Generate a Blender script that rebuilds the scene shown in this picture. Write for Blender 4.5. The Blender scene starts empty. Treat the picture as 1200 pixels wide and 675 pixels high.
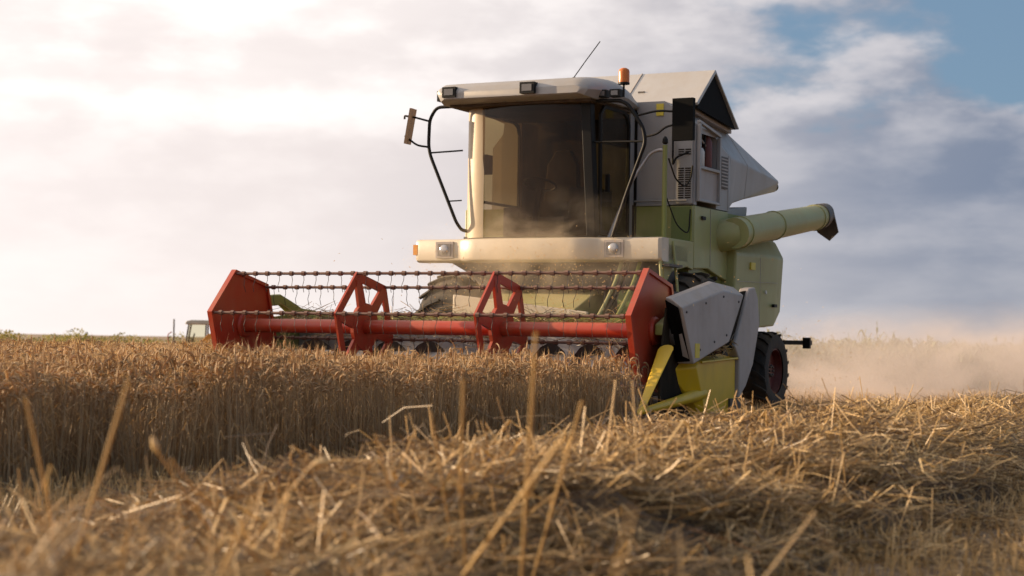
import bpy, bmesh, math, random
import numpy as np
from mathutils import Vector, Matrix, Euler
R = math.radians
random.seed(7); rng = np.random.default_rng(7)
scene = bpy.context.scene
COL = scene.collection

# ------------------------------------------------------------------ camera
CAM = Vector((0, 0, .85))
cam_data = bpy.data.cameras.new('camera'); cam = bpy.data.objects.new('camera', cam_data); COL.objects.link(cam)
cam_data.sensor_width = 36; cam_data.lens = 62.4; cam_data.clip_start = .05; cam_data.clip_end = 6000
cam.matrix_world = Matrix.Translation(CAM) @ Matrix.Rotation(R(90 + 1.72), 4, 'X') @ Matrix.Rotation(R(1.0), 4, 'Z')
cam_data.dof.use_dof = True; cam_data.dof.focus_distance = 16.5; cam_data.dof.aperture_fstop = 2.9
scene.camera = cam

# ------------------------------------------------------------------ light
SUN_AZ, SUN_EL = R(-74), R(13)
S = Vector((math.sin(SUN_AZ) * math.cos(SUN_EL), math.cos(SUN_AZ) * math.cos(SUN_EL), math.sin(SUN_EL)))
sd = bpy.data.lights.new('sun', 'SUN'); sd.energy = 5.0; sd.angle = R(.6); sd.color = (1, .74, .47)
sun = bpy.data.objects.new('sun', sd); COL.objects.link(sun)
sun.rotation_euler = S.to_track_quat('Z', 'Y').to_euler()
scene.view_settings.view_transform = 'Standard'; scene.view_settings.look = 'None'
scene.view_settings.exposure = .70; scene.view_settings.gamma = 1; scene.view_settings.use_curve_mapping = False
scene.render.engine = 'CYCLES'
scene.cycles.use_denoising = True
scene.cycles.max_bounces = 7; scene.cycles.diffuse_bounces = 3; scene.cycles.glossy_bounces = 3
scene.cycles.transmission_bounces = 4; scene.cycles.transparent_max_bounces = 8; scene.cycles.volume_bounces = 1
scene.cycles.volume_step_rate = 2.0; scene.cycles.volume_max_steps = 96
scene.cycles.caustics_reflective = False; scene.cycles.caustics_refractive = False


class NT:
    """tiny node-tree helper"""
    def __init__(s, tree): s.t = tree; s.n = tree.nodes; s.l = tree.links
    def new(s, kind, **kw):
        n = s.n.new(kind)
        for k, v in kw.items():
            if isinstance(k, str) and hasattr(n, k) and k not in n.inputs: setattr(n, k, v)
        return n
    def put(s, node, idx, v):
        if hasattr(v, 'is_output'): s.l.new(v, node.inputs[idx])
        else: node.inputs[idx].default_value = v
    def math(s, op, a, b=0.0, c=None, clamp=False):
        n = s.n.new('ShaderNodeMath'); n.operation = op; n.use_clamp = clamp
        s.put(n, 0, a); s.put(n, 1, b)
        if c is not None: s.put(n, 2, c)
        return n.outputs[0]
    def vmath(s, op, a, b=(0, 0, 0)):
        n = s.n.new('ShaderNodeVectorMath'); n.operation = op
        s.put(n, 0, a); s.put(n, 1, b)
        return n.outputs['Value'] if op in ('DOT_PRODUCT', 'LENGTH') else n.outputs[0]
    def remap(s, v, a, b, c=0.0, d=1.0, smooth=True):
        n = s.n.new('ShaderNodeMapRange'); n.interpolation_type = 'SMOOTHSTEP' if smooth else 'LINEAR'
        s.put(n, 0, v); n.inputs[1].default_value = a; n.inputs[2].default_value = b
        n.inputs[3].default_value = c; n.inputs[4].default_value = d
        return n.outputs[0]
    def mix(s, f, a, b, mode='MIX'):
        n = s.n.new('ShaderNodeMix'); n.data_type = 'RGBA'; n.blend_type = mode
        s.put(n, 0, f)
        for i, v in ((6, a), (7, b)):
            if hasattr(v, 'is_output'): s.l.new(v, n.inputs[i])
            else: n.inputs[i].default_value = (*v[:3], 1)
        return n.outputs[2]
    def noise(s, vec, scale, detail=4, rough=.55, dist=0.0):
        n = s.n.new('ShaderNodeTexNoise')
        if vec is not None: s.l.new(vec, n.inputs['Vector'])
        n.inputs['Scale'].default_value = scale; n.inputs['Detail'].default_value = detail
        n.inputs['Roughness'].default_value = rough; n.inputs['Distortion'].default_value = dist
        return n.outputs[0]
    def coord(s, which='Object'): return s.n.new('ShaderNodeTexCoord').outputs[which]
    def mapping(s, vec, scale=(1, 1, 1), loc=(0, 0, 0)):
        n = s.n.new('ShaderNodeMapping'); s.l.new(vec, n.inputs[0])
        n.inputs['Scale'].default_value = scale; n.inputs['Location'].default_value = loc
        return n.outputs[0]


# ------------------------------------------------------------------ sky
world = bpy.data.worlds.new('World'); scene.world = world; world.use_nodes = True
w = NT(world.node_tree); w.n.clear()
out = w.n.new('ShaderNodeOutputWorld'); bg = w.n.new('ShaderNodeBackground')
sky = w.n.new('ShaderNodeTexSky'); sky.sky_type = 'NISHITA'; sky.sun_disc = False
sky.sun_elevation = SUN_EL; sky.sun_rotation = SUN_AZ % (2 * math.pi); sky.air_density = 1.0; sky.dust_density = .8; sky.ozone_density = 1.6
d = w.coord('Generated')
sep = w.n.new('ShaderNodeSeparateXYZ'); w.l.new(d, sep.inputs[0]); dz = sep.outputs[2]
dot = w.vmath('DOT_PRODUCT', d, tuple(S))
g = w.remap(dot, .02, .42)                                   # towards the sun the cloud sheet is brighter
blue = w.mix(.6, w.vmath('SCALE', sky.outputs[0]), (.22, .36, .55))
for nd in w.n:
    if nd.type == 'VECT_MATH' and nd.operation == 'SCALE': nd.inputs['Scale'].default_value = .085
st = w.mapping(d, (7.0, 7.0, 17), (0.3, 8.2, 3.3))
n1 = w.noise(st, 1.0, 10, .54, .0)
st3 = w.mapping(d, (7.0, 7.0, 17), (0.3 + S.x * .13, 8.2 + S.y * .13, 3.3 + .17))
n3 = w.noise(st3, 1.0, 5, .5, .0)                             # same clouds, sampled towards the light: lit tops, grey bellies
n2 = w.noise(w.mapping(d, (3.2, 3.2, 16), (3.1, .4, 1.7)), 1.0, 8, .55, .0)
rim = w.remap(w.math('SUBTRACT', n1, n3), -.07, .13)
low = w.remap(dz, .145, .085)                                   # the sheet closes towards the horizon
cover = w.math('ADD', n1, w.math('ADD', w.math('MULTIPLY', g, .33), w.math('MULTIPLY', low, .24)))
mask = w.remap(cover, .492, .62)
shade = w.mix(g, (.22, .265, .36), (.82, .745, .73))
lit = w.mix(g, (.60, .59, .63), (1.06, .985, .955))
fac = w.math('ADD', w.math('MULTIPLY', w.math('MULTIPLY', rim, w.remap(low, 0, 1, .95, .40)), .8), w.math('MULTIPLY', w.remap(n2, .40, .66), .40), clamp=True)
cloud = w.mix(fac, shade, lit)
hor = w.remap(dz, .09, -.005)
cloud = w.mix(w.math('MULTIPLY', hor, .62), cloud, w.mix(g, (.43, .435, .475), (.94, .855, .82)))
col = w.mix(mask, blue, cloud)
glow = w.math('POWER', w.math('MAXIMUM', dot, 0.0), 3.0)
gl = w.mix(1.0, col, w.mix(w.math('MULTIPLY', glow, 1.0, clamp=True), (0, 0, 0), (1.05, .93, .84)), 'ADD')
w.l.new(gl, bg.inputs[0]); bg.inputs[1].default_value = .62
w.l.new(bg.outputs[0], out.inputs[0])

# ------------------------------------------------------------------ materials
MATS = {}
def new_mat(name):
    m = bpy.data.materials.new(name); m.use_nodes = True
    t = NT(m.node_tree); t.n.clear()
    o = t.n.new('ShaderNodeOutputMaterial'); MATS[name] = m
    return m, t, o

def paint(name, col, rough=.42, dust=.35, dustcol=(.42, .32, .21), metallic=0.0, bump=.02, spec=.5, wear=0.0):
    m, t, o = new_mat(name)
    p = t.n.new('ShaderNodeBsdfPrincipled')
    geo = t.n.new('ShaderNodeNewGeometry')
    c = geo.outputs['Position']
    a = t.noise(c, 1.7, 6, .62); b = t.noise(t.mapping(c, (9, 9, 2.2)), 1.0, 5, .6); f = t.noise(c, 46, 3, .6)
    dirt = t.math('ADD', t.math('MULTIPLY', a, .6), t.math('MULTIPLY', b, .5))
    dirt = t.remap(dirt, .42, .78)
    up = t.n.new('ShaderNodeSeparateXYZ'); t.l.new(geo.outputs['Normal'], up.inputs[0])
    dirt = t.math('ADD', t.math('MULTIPLY', dirt, dust), t.math('MULTIPLY', t.remap(up.outputs[2], .3, 1.0), dust * .7), clamp=True)
    spk = t.remap(f, .64, .72, 0, .5)
    dirt = t.math('MAXIMUM', dirt, t.math('MULTIPLY', spk, dust))
    base = t.mix(t.remap(a, .3, .7, 0, .35), col, tuple(x * .8 for x in col))
    if wear:
        scr = t.remap(t.noise(t.mapping(c, (3, 3, 26)), 1.0, 6, .7), .66, .72, 0, wear)
        base = t.mix(scr, base, (.16, .13, .11))
    t.l.new(t.mix(dirt, base, dustcol), p.inputs['Base Color'])
    t.put(p, 'Roughness', t.math('ADD', t.math('MULTIPLY', dirt, .45), rough, clamp=True))
    p.inputs['Metallic'].default_value = metallic
    p.inputs['Specular IOR Level'].default_value = spec
    if bump:
        bn = t.n.new('ShaderNodeBump'); bn.inputs['Strength'].default_value = .25; bn.inputs['Distance'].default_value = bump
        t.l.new(t.noise(c, 2.6, 3, .5), bn.inputs['Height']); t.l.new(bn.outputs[0], p.inputs['Normal'])
    t.l.new(p.outputs[0], o.inputs[0])
    return m

paint('grey_paint', (.34, .33, .325), .38, .34, (.35, .29, .22))
paint('silver_sheet', (.50, .48, .45), .35, .22, metallic=.25)
paint('panel_grey', (.40, .355, .33), .45, .42, (.34, .27, .20), wear=.5)
paint('cream_paint', (.60, .53, .42), .36, .38, (.50, .38, .24))
paint('green_paint', (.23, .255, .055), .38, .36, (.38, .31, .17))
paint('pale_green', (.36, .365, .14), .40, .42, (.44, .36, .21))
paint('dark_green', (.10, .15, .018), .38, .25, (.28, .23, .11))
paint('red_paint', (.43, .034, .011), .36, .26, (.42, .22, .11), wear=.75)
paint('red_dark', (.12, .012, .010), .45, .25, (.30, .17, .10))
paint('yellow_paint', (.70, .45, .010), .38, .26, (.46, .33, .14), wear=.8)
paint('black_paint', (.010, .0095, .009), .5, .10, (.08, .06, .04), spec=.18)
paint('dark_steel', (.085, .08, .078), .5, .4, (.24, .18, .12), metallic=.4)
paint('bare_steel', (.38, .37, .38), .36, .25, (.36, .28, .19), metallic=.7)
paint('rubber', (.022, .021, .020), .75, .45, (.17, .12, .075))
paint('reel_bar', (.13, .055, .04), .5, .35, (.28, .19, .12))
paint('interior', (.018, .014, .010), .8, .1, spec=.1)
paint('cab_lining', (.06, .038, .022), .8, .2, spec=.2)
paint('orange_paint', (.75, .30, .04), .4, .25)
paint('mirror_face', (.35, .36, .38), .15, .3, metallic=.6)

def simple(name, col, rough=.5, emit=None, **kw):
    m, t, o = new_mat(name); p = t.n.new('ShaderNodeBsdfPrincipled')
    n = t.noise(t.coord('Object'), 12, 3)
    t.l.new(t.mix(n, tuple(x * .85 for x in col), tuple(min(1, x * 1.12) for x in col)), p.inputs['Base Color'])
    p.inputs['Roughness'].default_value = rough
    for k, v in kw.items(): p.inputs[k.replace('_', ' ')].default_value = v
    t.l.new(p.outputs[0], o.inputs[0]); return m
simple('sticker', (.70, .55, .06), .5)
simple('amber', (.75, .20, .02), .25, Transmission_Weight=.25)
simple('amber_light', (.80, .33, .05), .25)
simple('lens', (.16, .15, .145), .15)
paint('pillar_cream', (.44, .35, .23), .42, .3, (.40, .29, .17))
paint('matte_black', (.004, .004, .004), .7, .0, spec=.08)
paint('mirror_shell_sunlit', (.34, .21, .11), .5, .2)  # warm sunlight put into the shell colour of the sun-side mirror
simple('white_plate', (.7, .68, .64), .4)

def glass(name, tint, dust, dustcol):
    m, t, o = new_mat(name)
    tr = t.n.new('ShaderNodeBsdfTransparent'); tr.inputs[0].default_value = (*tint, 1)
    gl = t.n.new('ShaderNodeBsdfGlossy'); gl.inputs['Roughness'].default_value = .04
    fr = t.n.new('ShaderNodeFresnel'); fr.inputs[0].default_value = 1.30
    mx = t.n.new('ShaderNodeMixShader'); t.l.new(fr.outputs[0], mx.inputs[0]); t.l.new(tr.outputs[0], mx.inputs[1]); t.l.new(gl.outputs[0], mx.inputs[2])
    df = t.n.new('ShaderNodeBsdfDiffuse'); df.inputs[0].default_value = (*dustcol, 1)
    c = t.n.new('ShaderNodeNewGeometry').outputs['Position']
    n = t.noise(t.mapping(c, (1.6, 1.6, 1.0)), 1.3, 6, .6)
    mx2 = t.n.new('ShaderNodeMixShader'); t.put(mx2, 0, t.remap(n, .3, .75, dust * .4, dust * 1.8))
    t.l.new(mx.outputs[0], mx2.inputs[1]); t.l.new(df.outputs[0], mx2.inputs[2]); t.l.new(mx2.outputs[0], o.inputs[0])
glass('windscreen_glass', (.37, .28, .17), .030, (.45, .25, .10))
glass('side_glass', (.78, .75, .56), .025, (.38, .33, .24))

def plant(name, ca, cb, cc, trans=.35, rough=.6):
    """dry stems: colour from the per-stem 'tint' attribute, partly translucent"""
    m, t, o = new_mat(name)
    at = t.n.new('ShaderNodeAttribute'); at.attribute_name = 'tint'
    oi = t.n.new('ShaderNodeObjectInfo')
    geo = t.n.new('ShaderNodeNewGeometry')
    big = t.noise(geo.outputs['Position'], .55, 3)
    sp = t.n.new('ShaderNodeSeparateColor'); t.l.new(at.outputs['Color'], sp.inputs[0])
    c = t.mix(sp.outputs[0], ca, cb)
    c = t.mix(sp.outputs[1], c, cc)
    c = t.mix(t.remap(big, .35, .68, 0, .8), c, t.mix(1.0, c, (.72, .66, .60), 'MULTIPLY'))
    p = t.n.new('ShaderNodeBsdfPrincipled'); t.l.new(c, p.inputs['Base Color']); p.inputs['Roughness'].default_value = rough
    tl = t.n.new('ShaderNodeBsdfTranslucent'); t.l.new(t.mix(1.0, c, (1.0, .86, .66), 'MULTIPLY'), tl.inputs[0])
    mx = t.n.new('ShaderNodeMixShader'); t.put(mx, 0, t.math('MULTIPLY', t.math('SUBTRACT', 1.0, sp.outputs[2]), trans))
    t.l.new(p.outputs[0], mx.inputs[1]); t.l.new(tl.outputs[0], mx.inputs[2]); t.l.new(mx.outputs[0], o.inputs[0])
plant('wheat', (.66, .51, .31), (.53, .38, .20), (.26, .17, .09), .50)
plant('straw', (.80, .585, .28), (.52, .335, .13), (.11, .065, .032), .24, .42)
plant('far_crop', (.27, .28, .13), (.34, .31, .16), (.17, .21, .08), .3)
plant('hedge_leaf', (.30, .31, .10), (.36, .33, .13), (.22, .24, .07), .4)

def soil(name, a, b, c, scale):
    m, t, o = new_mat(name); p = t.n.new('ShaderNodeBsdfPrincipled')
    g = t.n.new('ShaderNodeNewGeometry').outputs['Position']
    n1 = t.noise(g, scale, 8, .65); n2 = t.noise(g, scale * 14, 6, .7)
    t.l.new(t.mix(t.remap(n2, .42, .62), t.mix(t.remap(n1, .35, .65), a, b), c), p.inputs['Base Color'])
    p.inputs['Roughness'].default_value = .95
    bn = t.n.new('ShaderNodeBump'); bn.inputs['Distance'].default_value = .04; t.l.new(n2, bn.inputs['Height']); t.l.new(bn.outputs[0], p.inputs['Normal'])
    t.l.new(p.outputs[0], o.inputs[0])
soil('soil', (.16, .10, .06), (.24, .16, .09), (.32, .22, .12), .7)
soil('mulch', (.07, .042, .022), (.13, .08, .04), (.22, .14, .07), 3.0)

# ------------------------------------------------------------------ mesh helpers
def tag(o, label=None, cat=None, group=None, kind=None):
    if label: o['label'] = label
    if cat: o['category'] = cat
    if group: o['group'] = group
    if kind: o['kind'] = kind
    return o
def obj(name, bm, mat, parent=None, bevel=0.0, smooth=None, seg=2):
    if bevel:
        es = [e for e in bm.edges if len(e.link_faces) == 2 and e.calc_face_angle(0) > .5]
        if es: bmesh.ops.bevel(bm, geom=es, offset=bevel, segments=seg, affect='EDGES', profile=.5, clamp_overlap=True)
    me = bpy.data.meshes.new(name); bm.to_mesh(me); bm.free()
    ms = mat if isinstance(mat, (list, tuple)) else [mat]
    for k in ms: me.materials.append(MATS[k])
    if smooth is not None:
        me.shade_smooth()
        me.set_sharp_from_angle(angle=R(smooth))
    o = bpy.data.objects.new(name, me); COL.objects.link(o)
    if parent is not None: o.parent = parent
    return o
def empty(name, loc, rz=0):
    o = bpy.data.objects.new(name, None); COL.objects.link(o); o.location = loc; o.rotation_euler = (0, 0, rz); o.empty_display_size = .3
    return o
def NB(): return bmesh.new()
def box(bm, x0, x1, y0, y1, z0, z1, M=None):
    vs = [bm.verts.new(Vector(p)) for p in ((x0, y0, z0), (x1, y0, z0), (x1, y1, z0), (x0, y1, z0), (x0, y0, z1), (x1, y0, z1), (x1, y1, z1), (x0, y1, z1))]
    for f in ((0, 3, 2, 1), (4, 5, 6, 7), (0, 1, 5, 4), (1, 2, 6, 5), (2, 3, 7, 6), (3, 0, 4, 7)): bm.faces.new([vs[i] for i in f])
    if M is not None:
        for v in vs: v.co = M @ v.co
    return bm
def prism(bm, pts, axis, a0, a1):
    """polygon extruded along an axis: axis x -> pts are (y,z); y -> (x,z); z -> (x,y)"""
    def P(p, a): return {'x': (a, p[0], p[1]), 'y': (p[0], a, p[1]), 'z': (p[0], p[1], a)}[axis]
    A = [bm.verts.new(P(p, a0)) for p in pts]; B = [bm.verts.new(P(p, a1)) for p in pts]
    n = len(pts); fs = [bm.faces.new(A), bm.faces.new(B)]
    for i in range(n): fs.append(bm.faces.new((A[i], A[(i + 1) % n], B[(i + 1) % n], B[i])))
    bmesh.ops.recalc_face_normals(bm, faces=fs)
    return bm
def loft(bm, secs, caps=True):
    rows = [[bm.verts.new(p) for p in s] for s in secs]; n = len(rows[0]); fs = []
    for r, q in zip(rows, rows[1:]):
        for i in range(n): fs.append(bm.faces.new((r[i], r[(i + 1) % n], q[(i + 1) % n], q[i])))
    if caps: fs.append(bm.faces.new(rows[0])); fs.append(bm.faces.new(rows[-1]))
    bmesh.ops.recalc_face_normals(bm, faces=fs)
    return bm
def tube(bm, pts, r, n=8, closed_ends=True, r2=None):
    pts = [Vector(p) for p in pts]; secs = []; N = len(pts)
    up = None
    for i, p in enumerate(pts):
        t = (pts[min(i + 1, N - 1)] - pts[max(i - 1, 0)]).normalized()
        if up is None: up = t.orthogonal().normalized()
        up = (up - t * up.dot(t)).normalized(); s = t.cross(up)
        rr = r if r2 is None else r + (r2 - r) * i / (N - 1)
        secs.append([p + (up * math.cos(a) + s * math.sin(a)) * rr for a in [2 * math.pi * k / n for k in range(n)]])
    return loft(bm, secs, closed_ends)
def bend(pts, k=5):
    """rounded polyline"""
    pts = [Vector(p) for p in pts]; out = [pts[0]]
    for a, b, c in zip(pts, pts[1:], pts[2:]):
        la, lc = (a - b).length, (c - b).length; q = min(la, lc, .3) * .4
        p0 = b + (a - b).normalized() * q; p1 = b + (c - b).normalized() * q
        for i in range(k + 1):
            t = i / k; out.append(p0 * (1 - t) ** 2 + b * 2 * t * (1 - t) + p1 * t * t)
    out.append(pts[-1]); return out
def lathe(bm, prof, n, M=Matrix(), caps=True):
    secs = [[M @ Vector((r * math.cos(a), r * math.sin(a), h)) for a in [2 * math.pi * k / n for k in range(n)]] for r, h in prof]
    return loft(bm, secs, caps)
def sn(x, y, s=0):
    return (math.sin(x * 1.7 + s) * math.cos(y * 1.3 + s * 2) + .6 * math.sin(x * 3.9 - y * 2.7 + s) + .4 * math.sin(y * 6.1 + x * 2.2 + 3 * s) + .3 * math.sin(x * 9.7 + y * 7.9 + s)) / 2.3

# ------------------------------------------------------------------ place of the machine in the field
YAW = R(27); OX, OY = -.66, 18.3
Fw = Vector((-math.sin(YAW), -math.cos(YAW), 0)); Lf = Vector((math.cos(YAW), -math.sin(YAW), 0))
def to_lb(x, y):       # world -> machine (left, back)
    dx, dy = x - OX, y - OY
    return dx * Lf.x + dy * Lf.y, -(dx * Fw.x + dy * Fw.y)
def to_xy(l, b): return OX + l * Lf.x - b * Fw.x, OY + l * Lf.y - b * Fw.y
def sstep(a, b, v):
    t = min(1, max(0, (v - a) / (b - a))); return t * t * (3 - 2 * t)
def terrain(x, y):
    z = -.95 * sstep(28, 66, y) * sstep(25, 5, x) - .25 * sstep(45, 120, y)
    return z + .02 * sn(x * .8, y * .8, 1)
WR_L = 5.85
def windrow(l, b):
    c = l - WR_L - .15 * sn(b * .35, 0, 2); wd = 1.12 + .16 * sn(b * .8, 1, 5)
    t = max(0, 1 - abs(c / wd) ** 2.8)
    h = float(np.interp(b, (-16, -12.7, -12.0, -11.2, -10.5, -9.8, -9.2, -7.0, -3.3, 0, 6), (.22, .25, .20, .20, .37, .34, .29, .37, .31, .27, .24)))
    return h * t * (1 + .30 * sn(b * 2.1, l * 2.4, 4) + .26 * sn(b * 4.7, l * 5.1, 6)) + .035 * t * sn(b * 9, l * 8, 2)
def heap(x, y):        # loose heap right in front of the lens
    r2 = ((x + .35) / 1.15) ** 2 + ((y - 2.55) / .95) ** 2
    return .27 * max(0, 1 - r2) ** .9 * (1 + .2 * sn(x * 2.3, y * 2.1, 9))
def surf(x, y):
    l, b = to_lb(x, y); return terrain(x, y) + windrow(l, b)

# ground sheet, fine near the camera, reaching the horizon
def axis_pts(fine0, fine1, step, far):
    a = list(np.arange(fine0, fine1 + 1e-6, step)); g_ = step
    while a[-1] < far: g_ *= 1.35; a.append(a[-1] + g_)
    g_ = step
    while a[0] > -far: g_ *= 1.35; a.insert(0, a[0] - g_)
    return a
bm = NB(); X = axis_pts(-12, 16, .25, 3000); Y = axis_pts(-2, 50, .25, 3000)
grid = [[bm.verts.new((x, y, terrain(x, y) - (.0 if abs(x) < 3000 else 0))) for x in X] for y in Y]
for j in range(len(Y) - 1):
    for i in range(len(X) - 1): bm.faces.new((grid[j][i], grid[j][i + 1], grid[j + 1][i + 1], grid[j + 1][i]))
ground = obj('ground', bm, 'soil', smooth=180); tag(ground, kind='structure')

# ================================================================== the combine harvester (local x = its left, y = backwards, z = up)
CH = empty('combine_harvester', (OX, OY, 0), -YAW)
tag(CH, 'large grey and green combine harvester with red reel cutting the standing wheat', 'combine harvester')

# ---- grain tank and rear hood (grey upper body)
def sec(b, zb, zc, zt, xt, xw=1.5, xl=None):
    if xl is not None: return [(xl, b, zb), (xw, b, zb), (xw, b, zc), (xt, b, zt), (xl, b, zt), (xl, b, zc)]
    return [(-xw, b, zb), (xw, b, zb), (xw, b, zc), (xt, b, zt), (-xt, b, zt), (-xw, b, zc)]
XC = .775
tank = obj('grain_tank', loft(NB(), [sec(3.08, 2.46, 3.40, 3.67, 1.12, 1.5, XC), sec(3.16, 2.46, 3.388, 3.663, 1.13, 1.5, XC), sec(3.165, 2.46, 3.30, 3.663, 1.13, 1.22, XC), sec(3.50, 2.46, 3.26, 3.636, 1.18, 1.22, XC), sec(3.505, 2.46, 3.26, 3.636, 1.18, 1.22), sec(3.795, 2.46, 3.22, 3.612, 1.22, 1.22), sec(3.80, 2.46, 3.285, 3.612, 1.23), sec(3.95, 2.46, 3.22, 3.60, 1.20), sec(4.27, 2.46, 3.12, 3.57, 1.16)]), 'grey_paint', CH)
def lean(s_): return [(p[0] * (.97 if i_ < 2 else 1), p[1], p[2]) for i_, p in enumerate(s_)]
hood = obj('rear_hood', loft(NB(), [lean(q_) for q_ in [sec(4.275, 2.45, 3.118, 3.565, 1.16), sec(4.5, 2.58, 3.11, 3.56, 1.18), sec(4.9, 2.66, 3.08, 3.50, 1.22), sec(6.16, 2.86, 2.99, 3.05, 1.42, 1.49)]]), 'grey_paint', CH, .02)
bm = NB(); lathe(bm, [(.05, 0), (.055, .01), (.055, .09), (.04, .1)], 12, Matrix.Translation((1.40, 6.15, 2.93)) @ Matrix.Rotation(R(-90), 4, 'X'))
obj('end_cap', bm, 'black_paint', hood)
bm = NB(); prism(bm, [(4.3, 2.30), (5.25, 2.34), (5.3, 2.60), (4.3, 2.50)], 'x', -1.36, 1.36); obj('hood_base', bm, 'grey_paint', CH, .015)
bm = NB(); prism(bm, [(4.45, 2.33), (5.12, 2.36), (5.12, 2.44), (4.45, 2.41)], 'x', 1.362, 1.40); obj('marker_panel', bm, 'orange_paint', CH, .008)
bm = NB(); box(bm, 1.02, 1.11, 3.068, 3.078, 3.50, 3.64); obj('warning_sticker', bm, 'sticker', tank)
bm = NB(); box(bm, .775, .785, 3.066, 3.078, 2.10, 3.55); obj('panel_seam', bm, 'black_paint', tank)

# ---- raised tank lid: a tent with its ridge across the machine
lid = obj('tank_lid', prism(NB(), [(3.40, 3.685), (3.43, 3.655), (4.015, 4.115), (3.99, 4.15)], 'x', -1.38, 1.40), 'silver_sheet', CH, .006)
bm = NB(); prism(bm, [(4.0, 4.150), (4.0, 4.118), (4.83, 3.525), (4.85, 3.54)], 'x', -1.38, 1.40); obj('rear_flap', bm, 'silver_sheet', lid, .006)
for sx in (1.36, -1.37):
    bm = NB(); prism(bm, [(3.46, 3.63), (4.79, 3.52), (4.0, 4.10)], 'x', sx, sx + .012); obj('gable_membrane', bm, 'matte_black', lid)
bm = NB(); prism(bm, [(3.40, 3.60), (4.85, 3.48), (4.85, 3.525), (3.40, 3.655)], 'x', -1.3, 1.3); obj('lid_rim', bm, 'panel_grey', lid, .006)
bm = NB(); box(bm, .55, .63, 3.62, 3.66, 3.86, 3.88, Matrix.Identity(4)); obj('lid_stud', bm, 'dark_steel', lid)

# ---- front wall louvres, side bay with frame, extinguisher and grille
bm = NB(); box(bm, 1.28, 1.485, 3.045, 3.079, 2.47, 3.25); lv = obj('louvre_panel', bm, 'grey_paint', CH, .01)
for c in range(2):
    for k in range(17):
        z0 = 2.53 + k * .026 if k < 14 else 2.60 + k * .026 + .07
        bm = NB(); box(bm, 1.315 + c * .085, 1.385 + c * .085, 3.040, 3.0445, z0, z0 + .014); obj('slot', bm, 'interior', lv)
bm = NB(); box(bm, 1.222, 1.24, 3.17, 3.79, 2.47, 3.25); bay = obj('service_bay', bm, 'interior', CH)
fr = NB()
for (y0, y1, z0, z1) in ((3.13, 3.17, 2.50, 3.40), (3.79, 3.83, 2.50, 3.30), (3.17, 3.79, 2.50, 2.53), (3.17, 3.79, 2.88, 2.915)): box(fr, 1.504, 1.55, y0, y1, z0, z1)
prism(fr, [(3.13, 3.405), (3.83, 3.305), (3.83, 3.34), (3.13, 3.44)], 'x', 1.504, 1.55)
obj('bay_frame', fr, 'grey_paint', bay, .006)
bm = NB(); prism(bm, [(1.50, 3.30), (1.50, 3.36), (1.15, 3.635), (1.15, 3.60), (1.24, 3.45)], 'y', 3.17, 3.79); obj('bay_canopy', bm, 'grey_paint', bay)
for k, (y_, z_, r_, h_, m_) in enumerate(((3.36, 2.92, .07, .22, 'dark_steel'), (3.30, 2.92, .03, .40, 'black_paint'), (3.70, 2.92, .05, .18, 'black_paint'))):
    bm = NB(); lathe(bm, [(r_ * .7, 0), (r_, .02), (r_, h_ - .03), (r_ * .5, h_)], 12, Matrix.Translation((1.34, y_, z_))); obj('engine_part', bm, m_, bay, smooth=40)
bm = NB(); tube(bm, [(1.45, 3.2, 3.32), (1.45, 3.74, 3.12)], .012, 6); obj('brace', bm, 'grey_paint', bay)
bm = NB(); box(bm, 1.24, 1.50, 3.17, 3.79, 2.885, 2.91); obj('bay_shelf', bm, 'panel_grey', bay)
bm = NB(); box(bm, 1.504, 1.515, 3.17, 3.79, 2.53, 2.88); obj('bay_door', bm, 'panel_grey', bay)
bm = NB(); lathe(bm, [(.03, 0), (.062, .02), (.065, .05), (.065, .32), (.04, .38), (.02, .40), (.02, .43)], 14, Matrix.Translation((1.44, 3.62, 2.912))); obj('fire_extinguisher', bm, 'red_dark', bay, smooth=50)
bm = NB(); tube(bm, bend([(1.44, 3.62, 3.33), (1.46, 3.52, 3.34), (1.46, 3.50, 3.2), (1.45, 3.52, 3.02)]), .012, 6); obj('hose', bm, 'black_paint', bay)
bm = NB(); lathe(bm, [(.02, 0), (.05, .03), (.05, .2), (.03, .24)], 12, Matrix.Translation((1.42, 3.47, 2.912))); obj('filter', bm, 'white_plate', bay, smooth=50)
bm = NB(); box(bm, 1.504, 1.52, 3.90, 4.14, 2.72, 3.10); gr = obj('side_grille', bm, 'dark_steel', CH)
bm = NB()
for k in range(9): box(bm, 1.521, 1.527, 3.91, 4.13, 2.74 + k * .04, 2.755 + k * .04)
tag(obj('grille_bars', bm, 'panel_grey', gr), kind='stuff')

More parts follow.
